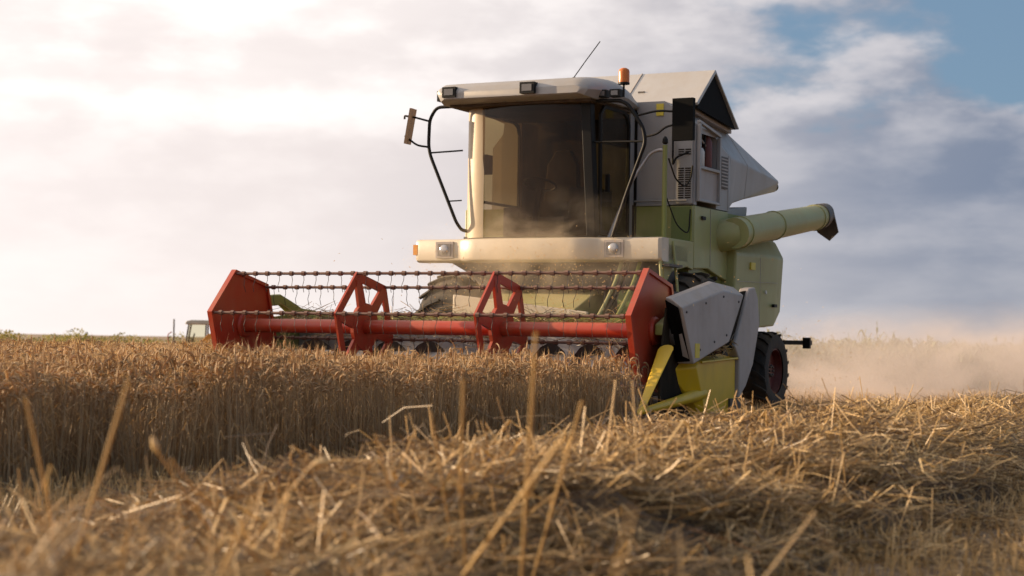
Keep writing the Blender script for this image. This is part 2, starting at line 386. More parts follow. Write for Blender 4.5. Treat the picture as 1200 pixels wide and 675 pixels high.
# ---- green lower body
bm = NB(); box(bm, -1.44, 1.44, 3.09, 6.1, 1.55, 2.45); obj('lower_body', bm, 'green_paint', CH, .02)
for sx in (1, -1):
    a, b_ = sorted((sx * 1.442, sx * 1.50))
    bm = NB(); prism(bm, [(3.10, 1.72), (3.10, 2.452), (4.22, 2.452), (4.22, 1.62), (3.95, 1.66), (3.55, 1.74)], 'x', a, b_); obj('side_panel', bm, 'pale_green', CH, .012)
    bm = NB(); prism(bm, [(2.16, 1.72), (2.16, 2.03), (3.09, 2.03), (3.09, 1.70), (2.9, 1.73), (2.45, 1.66), (2.30, 1.55), (2.22, 1.55)], 'x', a, b_); (obj('fender_panel', bm, 'pale_green', CH, .012) if sx > 0 else bm.free())
    a, b_ = sorted((sx * 1.20, sx * 1.60))
    bm = NB()
    loft(bm, [[(sx * 1.443, y, 1.25) if k == 0 else None for k in range(1)] for y in ()] or [
        [(sx * 1.10, 4.20, 1.05), (sx * 1.58, 4.20, 1.02), (sx * 1.62, 4.20, 1.95), (sx * 1.50, 4.20, 2.18), (sx * 1.10, 4.20, 2.18)],
        [(sx * 1.10, 5.75, 1.12), (sx * 1.58, 5.75, 1.10), (sx * 1.62, 5.75, 1.98), (sx * 1.50, 5.75, 2.20), (sx * 1.10, 5.75, 2.20)],
        [(sx * 1.10, 6.05, 1.30), (sx * 1.56, 6.05, 1.28), (sx * 1.60, 6.05, 1.98), (sx * 1.48, 6.05, 2.20), (sx * 1.10, 6.05, 2.20)]])
    obj('rear_side_box', bm, 'pale_green', CH, .025)
    bm = NB(); prism(bm, [(2.95, 1.72), (4.2, 1.62), (4.2, 1.05), (3.9, 1.1), (3.6, 1.5), (3.0, 1.6)], 'x', sx * 1.0, sx * 1.02); obj('wheel_arch_liner', bm, 'interior', CH)
bm = NB(); box(bm, .80, 1.495, 3.045, 3.084, 2.035, 2.44); fp = obj('front_panel', bm, 'green_paint', CH, .008)
bm = NB(); box(bm, 1.24, 1.47, 3.034, 3.044, 1.96, 2.43); obj('access_door', bm, 'dark_green', fp, .004)
bm = NB(); box(bm, .80, 1.2, 3.03, 3.0449, 2.45, 2.47); obj('trim_strip', bm, 'grey_paint', fp)
bm = NB(); box(bm, -.95, .95, 6.1, 7.25, 1.1, 2.35); obj('straw_outlet', bm, 'grey_paint', CH, .04)
bm = NB(); box(bm, -.9, .9, 2.6, 6.6, .62, 1.54); obj('chassis', bm, 'dark_steel', CH, .03)
bm = NB(); box(bm, -1.3, 1.3, 2.86, 3.14, .70, .98); obj('axle', bm, 'dark_steel', CH)
bm = NB(); box(bm, -1.1, 1.1, 6.35, 6.55, .42, .58); obj('axle', bm, 'dark_steel', CH)
bm = NB(); box(bm, -.7, .7, 3.2, 5.6, .45, .62); obj('belly_pan', bm, 'dark_steel', CH, .02)

bm = NB(); prism(bm, [(4.2, 1.08), (5.8, 1.12), (5.72, .80), (5.3, .62), (4.2, .55)], 'x', 1.30, 1.33); obj('side_skirt', bm, 'dark_steel', CH, .006)
# ---- wheels
def wheel(x, y, Rr, wd, nl, parent):
    M = Matrix.Translation((x, y, Rr)) @ Matrix.Rotation(R(90), 4, 'Y'); h = wd / 2
    bm = NB(); lathe(bm, [(Rr * .58, -h * .9), (Rr * .75, -h), (Rr * .90, -h * .95), (Rr * .955, -h * .6), (Rr * .96, 0), (Rr * .955, h * .6), (Rr * .90, h * .95), (Rr * .75, h), (Rr * .58, h * .9)], 40, M, False)
    for k in range(nl):
        for s in (-1, 1):
            a0 = 2 * math.pi * (k + (.5 if s > 0 else 0)) / nl; pr = []
            for (hh, da) in ((s * h * .02, 0), (s * h * .55, .10), (s * h * .98, .24)):
                for r_ in (Rr * .93, Rr * 1.0 if abs(hh) < h * .9 else Rr * .97):
                    for w_ in (-.022, .022): pr.append(M @ Vector((r_ * math.cos(a0 + da + w_ / Rr), r_ * math.sin(a0 + da + w_ / Rr), hh)))
            v = [bm.verts.new(p) for p in pr]
            for i in (0, 4):
                for q in ((0, 1, 5, 4), (2, 6, 7, 3), (0, 4, 6, 2), (1, 3, 7, 5)): bm.faces.new([v[i + j] for j in q])
            bm.faces.new((v[8], v[9], v[11], v[10])); bm.faces.new((v[0], v[2], v[3], v[1]))
    bmesh.ops.recalc_face_normals(bm, faces=bm.faces)
    t = obj('wheel', bm, 'rubber', parent, smooth=35)
    bm = NB(); s = 1 if x > 0 else -1
    lathe(bm, [(Rr * .60, -h * .85), (Rr * .60, s * h * .8), (Rr * .54, s * h * .82), (Rr * .5, s * h * .3), (Rr * .2, s * h * .25), (Rr * .18, s * h * .45), (Rr * .03, s * h * .46)], 32, M)
    rim = obj('rim', bm, 'red_dark', t, smooth=35)
    for k in range(8):
        a = 2 * math.pi * k / 8; bm = NB(); lathe(bm, [(.016, 0), (.016, .03)], 6, M @ Matrix.Translation((Rr * .13 * math.cos(a), Rr * .13 * math.sin(a), s * h * .45 - (.03 if s < 0 else 0)))); obj('wheel_nut', bm, 'dark_steel', t)
for sx in (1, -1):
    wheel(sx * 1.44, 3.05, .84, .60, 20, CH); wheel(sx * 1.22, 6.45, .52, .36, 18, CH)

# ---- unloading auger folded back along the left side
a0, a1 = Vector((1.68, 3.95, 2.18)), Vector((1.72, 7.15, 2.60))
aug = obj('unloading_auger', tube(NB(), [a0, a0.lerp(a1, .33), a0.lerp(a1, .66), a1], .185, 24, True, .165), 'pale_green', CH, smooth=40)
for t_ in (.05, .42, .93):
    p = a0.lerp(a1, t_); dv = (a1 - a0).normalized(); rr = .185 - .02 * t_ + .012
    obj('flange', tube(NB(), [p, p + dv * .03], rr, 24), 'pale_green', aug, smooth=40)
obj('pivot_elbow', tube(NB(), [(1.38, 4.02, 2.14), (1.52, 4.02, 2.16), (1.66, 4.10, 2.19)], .195, 18), 'pale_green', aug, smooth=40)
bm = NB()
dv = (a1 - a0).normalized(); secs = []      # open hood whose back edge runs out into a drooping point
for k in range(25):
    a = 2 * math.pi * k / 24; ca, sa = math.cos(a), math.sin(a); back = .10 + .16 * (1 + sa) / 2
    dn = max(0, -sa)
    p0 = a1 - dv * .06 + Vector((ca * .178, 0, sa * .178)); p1 = a1 + dv * (.05 + .17 * (1 + sa) / 2) + Vector((ca * .172, 0, sa * .172))
    secs.append((p0, p1))
rows = [[bm.verts.new(p) for p in q] for q in secs[:-1]]
for k in range(24):
    A, B = rows[k], rows[(k + 1) % 24]; bm.faces.new((A[0], B[0], B[1], A[1]))
tipv = [bm.verts.new(a1 + dv * f_ + Vector((x_, 0, z_))) for x_, f_, z_ in ((-.15, .42, -.24), (.0, .50, -.36), (.15, .42, -.24))]
top_ = [rows[k][1] for k in range(0, 13)]                    # upper half of the rim
ch = top_[:5], top_[4:9], top_[8:]
for A, B in zip(top_[:6], top_[1:6]): bm.faces.new((A, B, tipv[2]))
for A, B in zip(top_[5:7], top_[6:8]): bm.faces.new((A, B, tipv[1]))
bm.faces.new((top_[5], tipv[1], tipv[2])); bm.faces.new((top_[7], tipv[0], tipv[1]))
for A, B in zip(top_[7:], top_[8:]): bm.faces.new((A, B, tipv[0]))
bmesh.ops.recalc_face_normals(bm, faces=bm.faces); bmesh.ops.solidify(bm, geom=bm.faces[:], thickness=.008)
obj('spout', bm, 'dark_steel', aug, smooth=50)
bm = NB(); tube(bm, [(1.45, 5.3, 2.18), (1.66, 5.35, 2.30)], .03, 8); obj('auger_rest', bm, 'dark_steel', CH)
bm = NB(); box(bm, .9, 1.60, 7.26, 7.31, .87, .93); br = obj('rear_lamp_bracket', bm, 'dark_steel', CH)
bm = NB(); box(bm, 1.50, 1.60, 7.20, 7.255, .82, .97); obj('tail_lamp', bm, 'black_paint', br, .01)
bm = NB(); box(bm, .85, .97, 6.3, 7.3, .86, .94); obj('tow_beam', bm, 'dark_steel', CH)

# ---- seams, bolts, latches
def line(par, pts, w_=.0035, mat='panel_grey'):
    return obj('panel_seam', tube(NB(), pts, w_, 4), mat, par)
line(hood, [(1.456, 4.9, 2.67), (1.500, 4.9, 3.08), (1.225, 4.9, 3.497)])
line(tank, [(1.502, 4.2, 2.47), (1.502, 4.2, 3.13)])
line(lid, [(.45, 3.40, 3.688), (.45, 3.985, 4.152)], .008, 'panel_grey'); line(lid, [(-.45, 3.40, 3.688), (-.45, 3.985, 4.152)], .008, 'panel_grey')
for y_, z0_, z1_ in ((3.62, 1.76, 2.44),): line(CH, [(1.503, y_, z0_), (1.503, y_, z1_)], .0035)
line(CH, [(1.628, 4.22, 1.62), (1.628, 5.74, 1.65)], .0035); line(CH, [(1.626, 5.05, 1.10), (1.632, 5.05, 1.95)], .0035)
for y_, z_ in ((4.45, 1.30), (5.6, 1.34), (3.3, 2.3)):
    bm = NB(); box(bm, 1.50 if y_ < 4 else 1.60, 1.525 if y_ < 4 else 1.635, y_, y_ + .11, z_, z_ + .04); obj('latch', bm, 'black_paint', CH, .006)
bm = NB(); lathe(bm, [(.025, 0), (.022, .012)], 12, Matrix.Translation((1.617, 5.3, 1.52)) @ Matrix.Rotation(R(90), 4, 'Y')); obj('reflector', bm, 'white_plate', CH)
bm = NB(); box(bm, 1.61, 1.634, 4.7, 4.86, 1.78, 1.87); obj('warning_sticker', bm, 'sticker', CH)

# ---- cab
CX0, CX1, CB0, CB1, CZ0, CZ1 = -.95, .76, 2.0, 3.08, 2.04, 3.52
bm = NB(); box(bm, CX0, CX1, 2.06, CB1, 1.98, 2.05); cab = obj('cab', bm, 'dark_steel', CH, .01)
bm = NB(); box(bm, CX0 + .02, CX1 - .0, 3.44, 3.49, 2.46, 3.54); obj('rear_wall', bm, 'interior', cab)
bm = NB(); box(bm, CX0 + .02, CX1, 3.02, 3.085, 2.05, 2.46); obj('seat_bulkhead', bm, 'interior', cab)
bm = NB(); box(bm, CX1 - .03, CX1, 3.06, 3.44, 2.46, 3.54); obj('side_wall', bm, 'interior', cab)
# corner pillars
bm = NB(); n = 16; prof = []
for k in range(n + 1):
    a = R(180 + 95 * k / n); prof.append((CX0 + .27 + .27 * math.cos(a), 2.17 + .19 * math.sin(a)))
prof += [(CX0 + .27, 2.03), (CX0 + .06, 2.19)]
prism(bm, prof, 'z', 2.035, 3.56); obj('corner_pillar', bm, 'pillar_cream', cab, smooth=30)
bm = NB(); loft(bm, [[(CX1 - .115, 1.99, 2.04), (CX1 - .01, 2.0, 2.04), (CX1, 2.10, 2.04), (CX1 - .10, 2.10, 2.04)], [(CX1 - .185, 1.93, 3.55), (CX1 - .07, 1.94, 3.55), (CX1 - .06, 2.04, 3.55), (CX1 - .17, 2.04, 3.55)]]); obj('corner_pillar', bm, 'black_paint', cab, .008)
for x_ in (CX0 + .005, CX1 - .055):
    bm = NB(); box(bm, x_, x_ + .05, 2.94 if x_ > 0 else 3.40, 3.055 if x_ > 0 else 3.47, 2.05 if x_ > 0 else 2.46, 3.54); obj('rear_pillar', bm, 'grey_paint' if x_ > 0 else 'cab_lining', cab, .006)
# bowed windscreen
bm = NB(); cols = []
for k in range(11):
    t_ = k / 10; cols.append([bm.verts.new((CX0 + .275 + t_ * (CX1 - .375 - CX0 - (.07 * q)), 2.01 - .10 * math.sin(math.pi * t_) - .05 * q, CZ0 + .01 + q * (3.545 - CZ0))) for q in (0, .33, .66, 1)])
for c0, c1 in zip(cols, cols[1:]):
    for k in range(3): bm.faces.new((c0[k], c1[k], c1[k + 1], c0[k + 1]))
obj('windscreen', bm, 'windscreen_glass', cab, smooth=60)
# doors
def door(x, nm, side):
    bm = NB(); y0, y1, z0, z1, q, t_ = (2.11, 2.93, 2.07, 3.535, .045, .02) if side > 0 else (2.30, 3.39, 2.47, 3.535, .03, .02)
    def outline(i): return [(y0 + i, z0 + i), (y1 - i, z0 + i), (y1 - i, z1 - .16), (y1 - .05 - i, z1 - .04 - i), (y1 - .18, z1 - i), (y0 + .1, z1 - i), (y0 + i - .03, z1 - .12)]
    o_, i_ = outline(0), outline(q); N = len(o_)
    for k in range(N):
        prism(bm, [o_[k], o_[(k + 1) % N], i_[(k + 1) % N], i_[k]], 'x', x, x + side * .03)
    f = obj('door', bm, 'black_paint', cab)
    bm = NB(); bm.faces.new([bm.verts.new((x + side * .015, p[0], p[1])) for p in outline(.02)]); obj('pane', bm, 'side_glass', f)
    bm = NB(); box(bm, min(x + side * .03, x + side * .07), max(x + side * .03, x + side * .07), y0 + .12, y0 + .16, 2.55, 2.75); obj('handle', bm, 'black_paint', f)
door(CX1 - .03, 'door', 1); door(CX0 + .055, 'door', -1)
# seat, console, steering wheel
bm = NB(); box(bm, -.35, .15, 2.5, 2.95, 2.30, 2.48); st_ = obj('operator_seat', bm, 'interior', cab, .05)
bm = NB(); loft(bm, [[(-.33, 2.86, 2.46), (.13, 2.86, 2.46), (.13, 2.97, 2.46), (-.33, 2.97, 2.46)], [(-.30, 2.90, 2.95), (.10, 2.90, 2.95), (.10, 2.99, 2.95), (-.30, 2.99, 2.95)], [(-.2, 2.92, 3.12), (0, 2.92, 3.12), (0, 2.98, 3.12), (-.2, 2.98, 3.12)]]); obj('seat_back', bm, 'interior', st_, .02)
bm = NB(); box(bm, -.3, .1, 2.55, 2.9, 2.05, 2.30); obj('seat_base', bm, 'interior', cab)
bm = NB(); tube(bm, [(-.1, 2.15, 2.05), (-.1, 2.30, 2.62)], .04, 10); sw = obj('steering_column', bm, 'interior', cab)
bm = NB(); c = Vector((-.1, 2.31, 2.66)); tube(bm, [c + Vector((.19 * math.cos(a), .19 * math.sin(a) * .9, .19 * math.sin(a) * -.3)) for a in [2 * math.pi * k / 24 for k in range(25)]], .014, 6); obj('steering_wheel', bm, 'black_paint', sw)
bm = NB(); box(bm, .28, .55, 2.3, 2.9, 2.05, 2.62); obj('console', bm, 'interior', cab, .03)
bm = NB(); box(bm, CX0 + .19, CX0 + .29, 2.05, 2.2, 2.78, 3.0); obj('monitor', bm, 'interior', cab, .01)
# roof: rounded cap with a visor that overhangs
def rsec(b, x0, x1, z0, z1, r):
    pts = []
    q = min(r * 3.2, .46); qz = min(r * 1.6, z1 - z0 - .03)
    for (cx_, cz_, s0, rx, rz) in ((x1 - q, z1 - qz, 0, q, qz), (x0 + r, z1 - r, 90, r, r)):
        for k in range(8): a = R(s0 + 90 * k / 7); pts.append((cx_ + rx * math.cos(a), b, cz_ + rz * math.sin(a)))
    return pts + [(x0 + .05, b, z0), (x1 - .05, b, z0)]
secs = [rsec(1.62, -1.05, .72, 3.60, 3.68, .03), rsec(1.66, -1.11, .79, 3.575, 3.73, .06), rsec(1.80, -1.15, .84, 3.555, 3.79, .09), rsec(2.2, -1.15, .87, 3.555, 3.86, .13), rsec(2.6, -1.14, .87, 3.56, 3.90, .16), rsec(2.85, -1.10, .84, 3.57, 3.88, .16), rsec(3.05, -1.08, .80, 3.58, 3.80, .14), rsec(3.38, -1.05, .76, 3.58, 3.68, .05)]
roof = obj('cab_roof', loft(NB(), secs), 'grey_paint', CH, smooth=35)
bm = NB(); box(bm, -1.02, .76, 1.80, 3.37, 3.525, 3.554); obj('headliner', bm, 'cab_lining', roof)
def worklamp(x, y, z, s=1.0, par=None):
    bm = NB(); box(bm, x - .085 * s, x + .085 * s, y, y + .10, z - .06 * s, z + .06 * s); l_ = obj('work_lamp', bm, 'black_paint', par, .02)
    bm = NB(); box(bm, x - .058 * s, x + .058 * s, y - .006, y - .001, z - .036 * s, z + .036 * s); obj('lens', bm, 'lens', l_, .003)
worklamp(-.93, 1.60, 3.675, 1.0, roof); worklamp(.08, 1.57, 3.675, 1.05, roof); worklamp(.84, 1.90, 3.615, .7, CH); worklamp(1.0, 1.90, 3.615, .7, CH)
bm = NB(); box(bm, -1.17, -1.09, 1.76, 1.86, 3.60, 3.72); obj('work_lamp', bm, 'black_paint', roof, .02)
bm = NB(); lathe(bm, [(.012, -.14), (.012, 0), (.065, .0), (.065, .02)], 14, Matrix.Translation((1.09, 1.95, 3.71))); bc = obj('beacon', bm, 'black_paint', roof)
bm = NB(); lathe(bm, [(.062, .021), (.062, .14), (.055, .165), (.03, .18), (.01, .185)], 20, Matrix.Translation((1.09, 1.95, 3.71))); obj('lamp_dome', bm, 'amber', bc, smooth=50)
bm = NB(); tube(bm, [(.2, 2.55, 3.87), (.2, 2.55, 3.92)], .02, 8); tube(bm, [(.2, 2.55, 3.92), (.30, 2.65, 4.12), (.42, 2.78, 4.36)], .006, 6); obj('antenna', bm, 'black_paint', roof)

# ---- platform, bumper, lamps, rails
bm = NB(); prism(bm, [(-1.53, 2.02), (-1.53, 2.9), (1.50, 2.9), (1.50, 2.06), (1.55, 2.02)], 'z', 1.78, 1.965); plat = obj('platform', bm, 'cream_paint', CH, .01)
bm = NB(); prof = [(-1.56, 2.06), (-1.54, 1.99), (-1.48, 1.965), (-.95, 1.955), (-.90, 1.94), (-.86, 1.90), (-.70, 1.87), (0, 1.85), (.5, 1.87), (.72, 1.90), (.78, 1.945), (.86, 1.955), (1.52, 1.965), (1.55, 2.0), (1.55, 2.06)]
def bsec(z, k): return [(p[0] * (1 - .0 * k), p[1] + k, z) for p in prof] + [(1.55, 2.2, z), (-1.56, 2.2, z)]
loft(bm, [bsec(1.755, .05), bsec(1.775, .012), bsec(1.80, 0), bsec(1.985, .0), bsec(2.008, .012), bsec(2.02, .045)])
bump_ = obj('bumper', bm, 'cream_paint', CH, smooth=35)
for x in (-1.14, 1.0):
    bm = NB(); box(bm, x - .115, x + .115, 1.945, 1.975, 1.80, 1.99); hl = obj('headlight', bm, 'panel_grey', bump_, .018)
    bm = NB(); box(bm, x - .085, x + .085, 1.937, 1.944, 1.825, 1.965); ln = obj('lens', bm, 'lens', hl, .003)
    bm = NB(); lathe(bm, [(.06, 0), (.055, -.004), (.02, -.009)], 18, Matrix.Translation((x, 1.9365, 1.895)) @ Matrix.Rotation(R(90), 4, 'X') @ Matrix.Scale(-1, 4, (0, 0, 1))); obj('reflector', bm, 'mirror_face', hl, smooth=60)
for s in (-1,):
    bm = NB(); box(bm, min(s * 1.515, s * 1.575), max(s * 1.515, s * 1.575), 1.975, 2.06, 1.84, 1.96); obj('turn_signal', bm, 'amber_light', bump_, .015)
def rail(nm, pts, r, mat='black_paint', par=CH): return obj(nm, tube(NB(), bend(pts), r, 8), mat, par, smooth=60)
rr_ = rail('mirror_frame', [(.72, 1.95, 3.545), (1.12, 1.95, 3.53), (1.33, 1.95, 3.22), (1.36, 1.95, 3.06), (1.15, 1.95, 2.52), (.98, 1.95, 2.02)], .022)
rail('cross_bar', [(.72, 2.0, 3.09), (1.35, 1.95, 3.07)], .012, par=rr_)
rail('mirror_arm', [(1.27, 1.95, 3.36), (1.5, 1.93, 3.40), (1.72, 1.95, 3.38)], .013, par=rr_); rail('mirror_arm', [(1.35, 1.95, 3.12), (1.5, 1.93, 3.14), (1.6, 1.94, 3.22), (1.72, 1.95, 3.24)], .013, par=rr_)
bm = NB(); box(bm, 1.69, 1.93, 1.90, 1.97, 3.06, 3.52); mr = obj('side_mirror', bm, 'matte_black', CH, .035, seg=3)
bm = NB(); box(bm, 1.715, 1.905, 1.972, 1.976, 3.10, 3.48); obj('mirror_glass', bm, 'mirror_face', mr)
rl_ = rail('mirror_frame', [(-.90, 1.95, 3.56), (-1.28, 1.95, 3.56), (-1.37, 1.95, 3.42), (-1.38, 1.95, 3.06), (-1.0, 1.96, 2.22), (-.96, 2.02, 2.13), (-.93, 2.10, 2.12)], .020)
rail('cross_bar', [(-1.37, 1.95, 3.03), (-.95, 2.0, 3.05)], .010, par=rl_); rail('cross_bar', [(-1.10, 1.95, 2.46), (-.95, 2.0, 2.47)], .008, par=rl_)
rail('mirror_arm', [(-1.37, 1.95, 3.40), (-1.55, 1.93, 3.45), (-1.71, 1.95, 3.48), (-1.71, 1.95, 3.44)], .012, par=rl_); rail('mirror_arm', [(-1.38, 1.95, 3.10), (-1.52, 1.93, 3.12), (-1.70, 1.95, 3.24)], .012, par=rl_)
Mm = Matrix.Translation((-1.63, 1.95, 3.35)) @ Matrix.Rotation(R(10), 4, 'Y') @ Matrix.Rotation(R(106), 4, 'Z')
bm = NB(); box(bm, -.10, .10, -.018, .018, -.21, .21, Mm); mr = obj('side_mirror', bm, 'mirror_shell_sunlit', CH, .02, seg=3)
bm = NB(); box(bm, -.085, .085, .020, .023, -.19, .19, Mm); obj('mirror_glass', bm, 'mirror_face', mr)
hr = rail('handrail', [(.76, 2.3, 2.0), (.98, 2.5, 2.72), (1.15, 2.6, 3.02), (1.31, 2.62, 3.06), (1.33, 2.62, 2.9)], .020, 'bare_steel')
rail('guard_rail', [(.80, 2.98, 2.50), (1.45, 2.98, 2.50)], .012, 'bare_steel'); rail('guard_post', [(1.32, 2.62, 1.97), (1.32, 2.62, 3.10)], .030, 'green_paint')
bm = NB(); lathe(bm, [(.02, 0), (.035, .02), (.03, .06), (.01, .09)], 10, Matrix.Translation((1.32, 2.62, 3.11))); obj('post_knob', bm, 'black_paint', CH)
rail('safety_chain', [(1.36, 2.63, 2.95), (1.40, 2.75, 2.72), (1.46, 2.9, 2.64), (1.49, 3.0, 2.75), (1.50, 3.02, 2.9)], .010)
rail('cable', [(1.34, 2.64, 2.5), (1.40, 2.8, 2.2), (1.47, 3.0, 2.1), (1.48, 3.02, 2.4)], .008)
rail('hose', [(1.46, 2.98, 3.05), (1.30, 3.0, 3.0), (1.27, 2.98, 2.9), (1.27, 2.98, 3.2)], .012)
# access ladder folded by the bumper end
ld = rail('ladder', [(1.50, 2.04, 2.0), (1.56, 2.02, 1.3), (1.56, 2.05, .75)], .018, 'pale_green'); rail('ladder_side', [(1.50, 2.45, 2.0), (1.58, 2.45, 1.3), (1.58, 2.45, .75)], .018, 'pale_green', ld)
for z in (.80, 1.10, 1.40, 1.70):
    bm = NB(); box(bm, 1.52, 1.62, 2.05, 2.45, z, z + .03); obj('ladder_step', bm, 'dark_steel', ld)

# ---- feeder house
bm = NB(); loft(bm, [[(-.62, 1.26, .32), (.62, 1.26, .32), (.62, 1.26, 1.02), (-.62, 1.26, 1.02)], [(-.60, 2.9, .95), (.60, 2.9, .95), (.60, 2.9, 1.62), (-.60, 2.9, 1.62)]]); fh = obj('feeder_house', bm, 'pale_green', CH, .015)
bm = NB(); loft(bm, [[(-.66, 1.30, 1.03), (.98, 1.30, 1.03), (.98, 1.30, 1.18), (-.66, 1.30, 1.36)], [(-.66, 1.36, 1.03), (.98, 1.36, 1.03), (.98, 1.36, 1.18), (-.66, 1.36, 1.36)]]); obj('feeder_cover', bm, 'cream_paint', fh, .01)
for x in (-.35, .35):
    bm = NB(); box(bm, x - .03, x + .03, 1.5, 2.6, .30, .42); obj('lift_cylinder', bm, 'dark_steel', fh)
bm = NB(); prism(bm, [(-1.25, 1.775), (-.95, 1.62), (-.80, 1.45), (1.42, 1.45), (1.42, 1.775)], 'y', 2.25, 2.80); obj('platform_frame', bm, 'dark_steel', CH, .02)
for x_, m_ in ((1.02, 'pale_green'), (1.10, 'black_paint'), (1.24, 'green_paint')):
    rail('hydraulic_hose', [(x_, 2.15, 1.78), (x_ + .02, 1.9, 1.5), (x_ - .04, 1.75, 1.25), (x_ - .02, 1.45, 1.05)], .022, m_)
bm = NB(); box(bm, .9, 1.30, 2.3, 2.36, 1.02, 1.46); obj('splash_panel', bm, 'dark_green', CH, .01)

# ---- header: trough, back wall, auger, knife
hd = obj('header', prism(NB(), [(-.25, .12), (.2, .10), (.75, .16), (1.05, .40), (1.15, .70), (1.18, 1.04), (1.24, 1.04), (1.24, .60), (1.1, .30), (.8, .08), (-.25, .07)], 'x', -2.60, 2.42), 'bare_steel', CH)
bm = NB(); box(bm, -2.60, 2.42, 1.16, 1.30, 1.045, 1.15); obj('top_beam', bm, 'green_paint', hd, .02)
bm = NB(); lathe(bm, [(.20, -2.55), (.20, 2.38)], 24, Matrix.Translation((0, .72, .52)) @ Matrix.Rotation(R(90), 4, 'Y'))
au = obj('header_auger', bm, 'bare_steel', hd, smooth=40)
for s in (-1, 1):
    bm = NB(); rows = []
    for k in range(61):
        t_ = k / 60; x = s * (2.45 - t_ * 1.95) if s < 0 else 2.30 - t_ * 1.8; a = t_ * 2 * math.pi * 4 * s
        rows.append([bm.verts.new((x, .72 + r_ * math.cos(a), .52 + r_ * math.sin(a))) for r_ in (.195, .32)])
    for p, q in zip(rows, rows[1:]): bm.faces.new((p[0], p[1], q[1], q[0]))
    obj('auger_flight', bm, 'dark_steel', au, smooth=60)
bm = NB()
for k in range(66):
    x = -2.57 + k * .0762; prism(bm, [(x - .012, -.25), (x + .012, -.25), (x + .003, -.37), (x - .003, -.37)], 'z', .09, .115)
tag(obj('knife_guards', bm, 'dark_steel', hd), kind='stuff')
# right-hand end of the photo: covers, plate, yellow divider
bm = NB(); prism(bm, [(-.20, .12), (-.20, .62), (-.05, 1.20), (1.30, 1.30), (1.30, .12)], 'x', 2.43, 2.45); obj('end_sheet', bm, 'interior', hd)
bm = NB(); p_ = [(-.15, 1.27), (1.0, 1.47), (1.60, 1.44), (1.18, .88), (.19, .66)]
inn = [(p[0], p[1] + (.055 if i < 3 else 0)) for i, p in enumerate(p_)]
loft(bm, [[(2.47, q[0], q[1] + (.03 if i < 3 else 0)) for i, q in enumerate(p_)], [(2.53, q[0], q[1] + (.015 if i < 3 else 0)) for i, q in enumerate(p_)], [(2.64, q[0] + .01, q[1] - (.07 if i < 3 else 0)) for i, q in enumerate(p_)]])
dc = obj('drive_cover', bm, 'panel_grey', hd, .012)
bm = NB(); loft(bm, [[(2.472, y_ + o_, z_) if k_ else (2.605, y_ + o_, z_) for k_, y_, z_ in ((1, -.150, 1.275), (0, -.140, 1.20), (0, .192, .685), (1, .182, .675))] for o_ in (-.012, -.004)]); obj('cover_shade_slab', bm, 'matte_black', dc)  # black slab stands in for the shade inside the hollow cover
bm = NB(); box(bm, 2.638, 2.645, .22, .34, .72, .86); obj('warning_sticker', bm, 'sticker', dc)
bm = NB(); prism(bm, [(1.80, 1.45), (1.98, 1.47), (2.08, 1.36), (2.14, 1.08), (1.95, .65), (1.73, .42), (1.52, .30), (1.52, .70), (1.37, .84)], 'x', 2.52, 2.635); obj('gearbox_guard', bm, 'panel_grey', hd, .015)
bm = NB(); prism(bm, [(1.55, 1.40), (1.82, 1.43), (1.40, .80), (1.15, .88)], 'x', 2.58, 2.60); obj('gap_shade_strip', bm, 'interior', hd)  # dark strip paints the shade in the slit beside the guard
bm = NB(); loft(bm, [[(2.40, .10, .60), (2.40, .62, .10), (2.40, 1.50, .08), (2.40, 1.50, .76), (2.40, .35, .74)], [(2.58, .42, .62), (2.58, .72, .10), (2.60, 1.49, .08), (2.60, 1.49, .72), (2.58, .50, .68)]]); yb = obj('divider_shield', bm, 'yellow_paint', hd, .012)
bm = NB(); box(bm, 2.46, 2.62, 1.30, 1.62, .05, .30); obj('skid_shoe', bm, 'dark_steel', hd, .02)
tip = Vector((2.52, -.84, .22))
bm = NB(); s0 = Vector((2.52, -.24, .80))
loft(bm, [[s0 + Vector((.080 * math.cos(a), .075 * math.sin(a) * .8, .075 * math.sin(a) * .6)) for a in [2 * math.pi * k / 12 for k in range(12)]], [tip + Vector((.035 * math.cos(a), .04 * math.sin(a), .03 * math.sin(a))) for a in [2 * math.pi * k / 12 for k in range(12)]]]); obj('crop_divider', bm, 'yellow_paint', hd, .008, smooth=40)
bm = NB(); tube(bm, [(2.53, .70, .36), (2.525, 0, .29), tip + Vector((0, .02, .0))], .070, 12, True, .030); obj('crop_divider', bm, 'yellow_paint', hd, smooth=40)
bm = NB(); box(bm, 2.38, 2.44, -.85, .2, .10, .20); obj('divider_runner', bm, 'dark_steel', hd)
bm = NB(); lathe(bm, [(.13, 0), (.13, .05), (.05, .05), (.05, .08)], 20, Matrix.Translation((2.44, .15, .95)) @ Matrix.Rotation(R(90), 4, 'Y')); obj('reel_drive_pulley', bm, 'dark_steel', hd, smooth=40)
bm = NB()
for y_, z_ in ((-.02, 1.16), (.5, 1.26), (1.0, 1.34), (1.45, 1.30), (.35, .80), (.75, .88), (1.1, .95)):
    lathe(bm, [(.014, 0), (.010, .010)], 6, Matrix.Translation((2.640, y_, z_)) @ Matrix.Rotation(R(90), 4, 'Y'))
tag(obj('bolts', bm, 'dark_steel', dc), kind='stuff')
bm = NB(); tube(bm, [(2.60, .72, .115), (2.602, 1.49, .10)], .014, 6); tube(bm, [(2.602, .50, .675), (2.622, 1.49, .715)], .012, 6); obj('rolled_lip', bm, 'yellow_paint', yb)
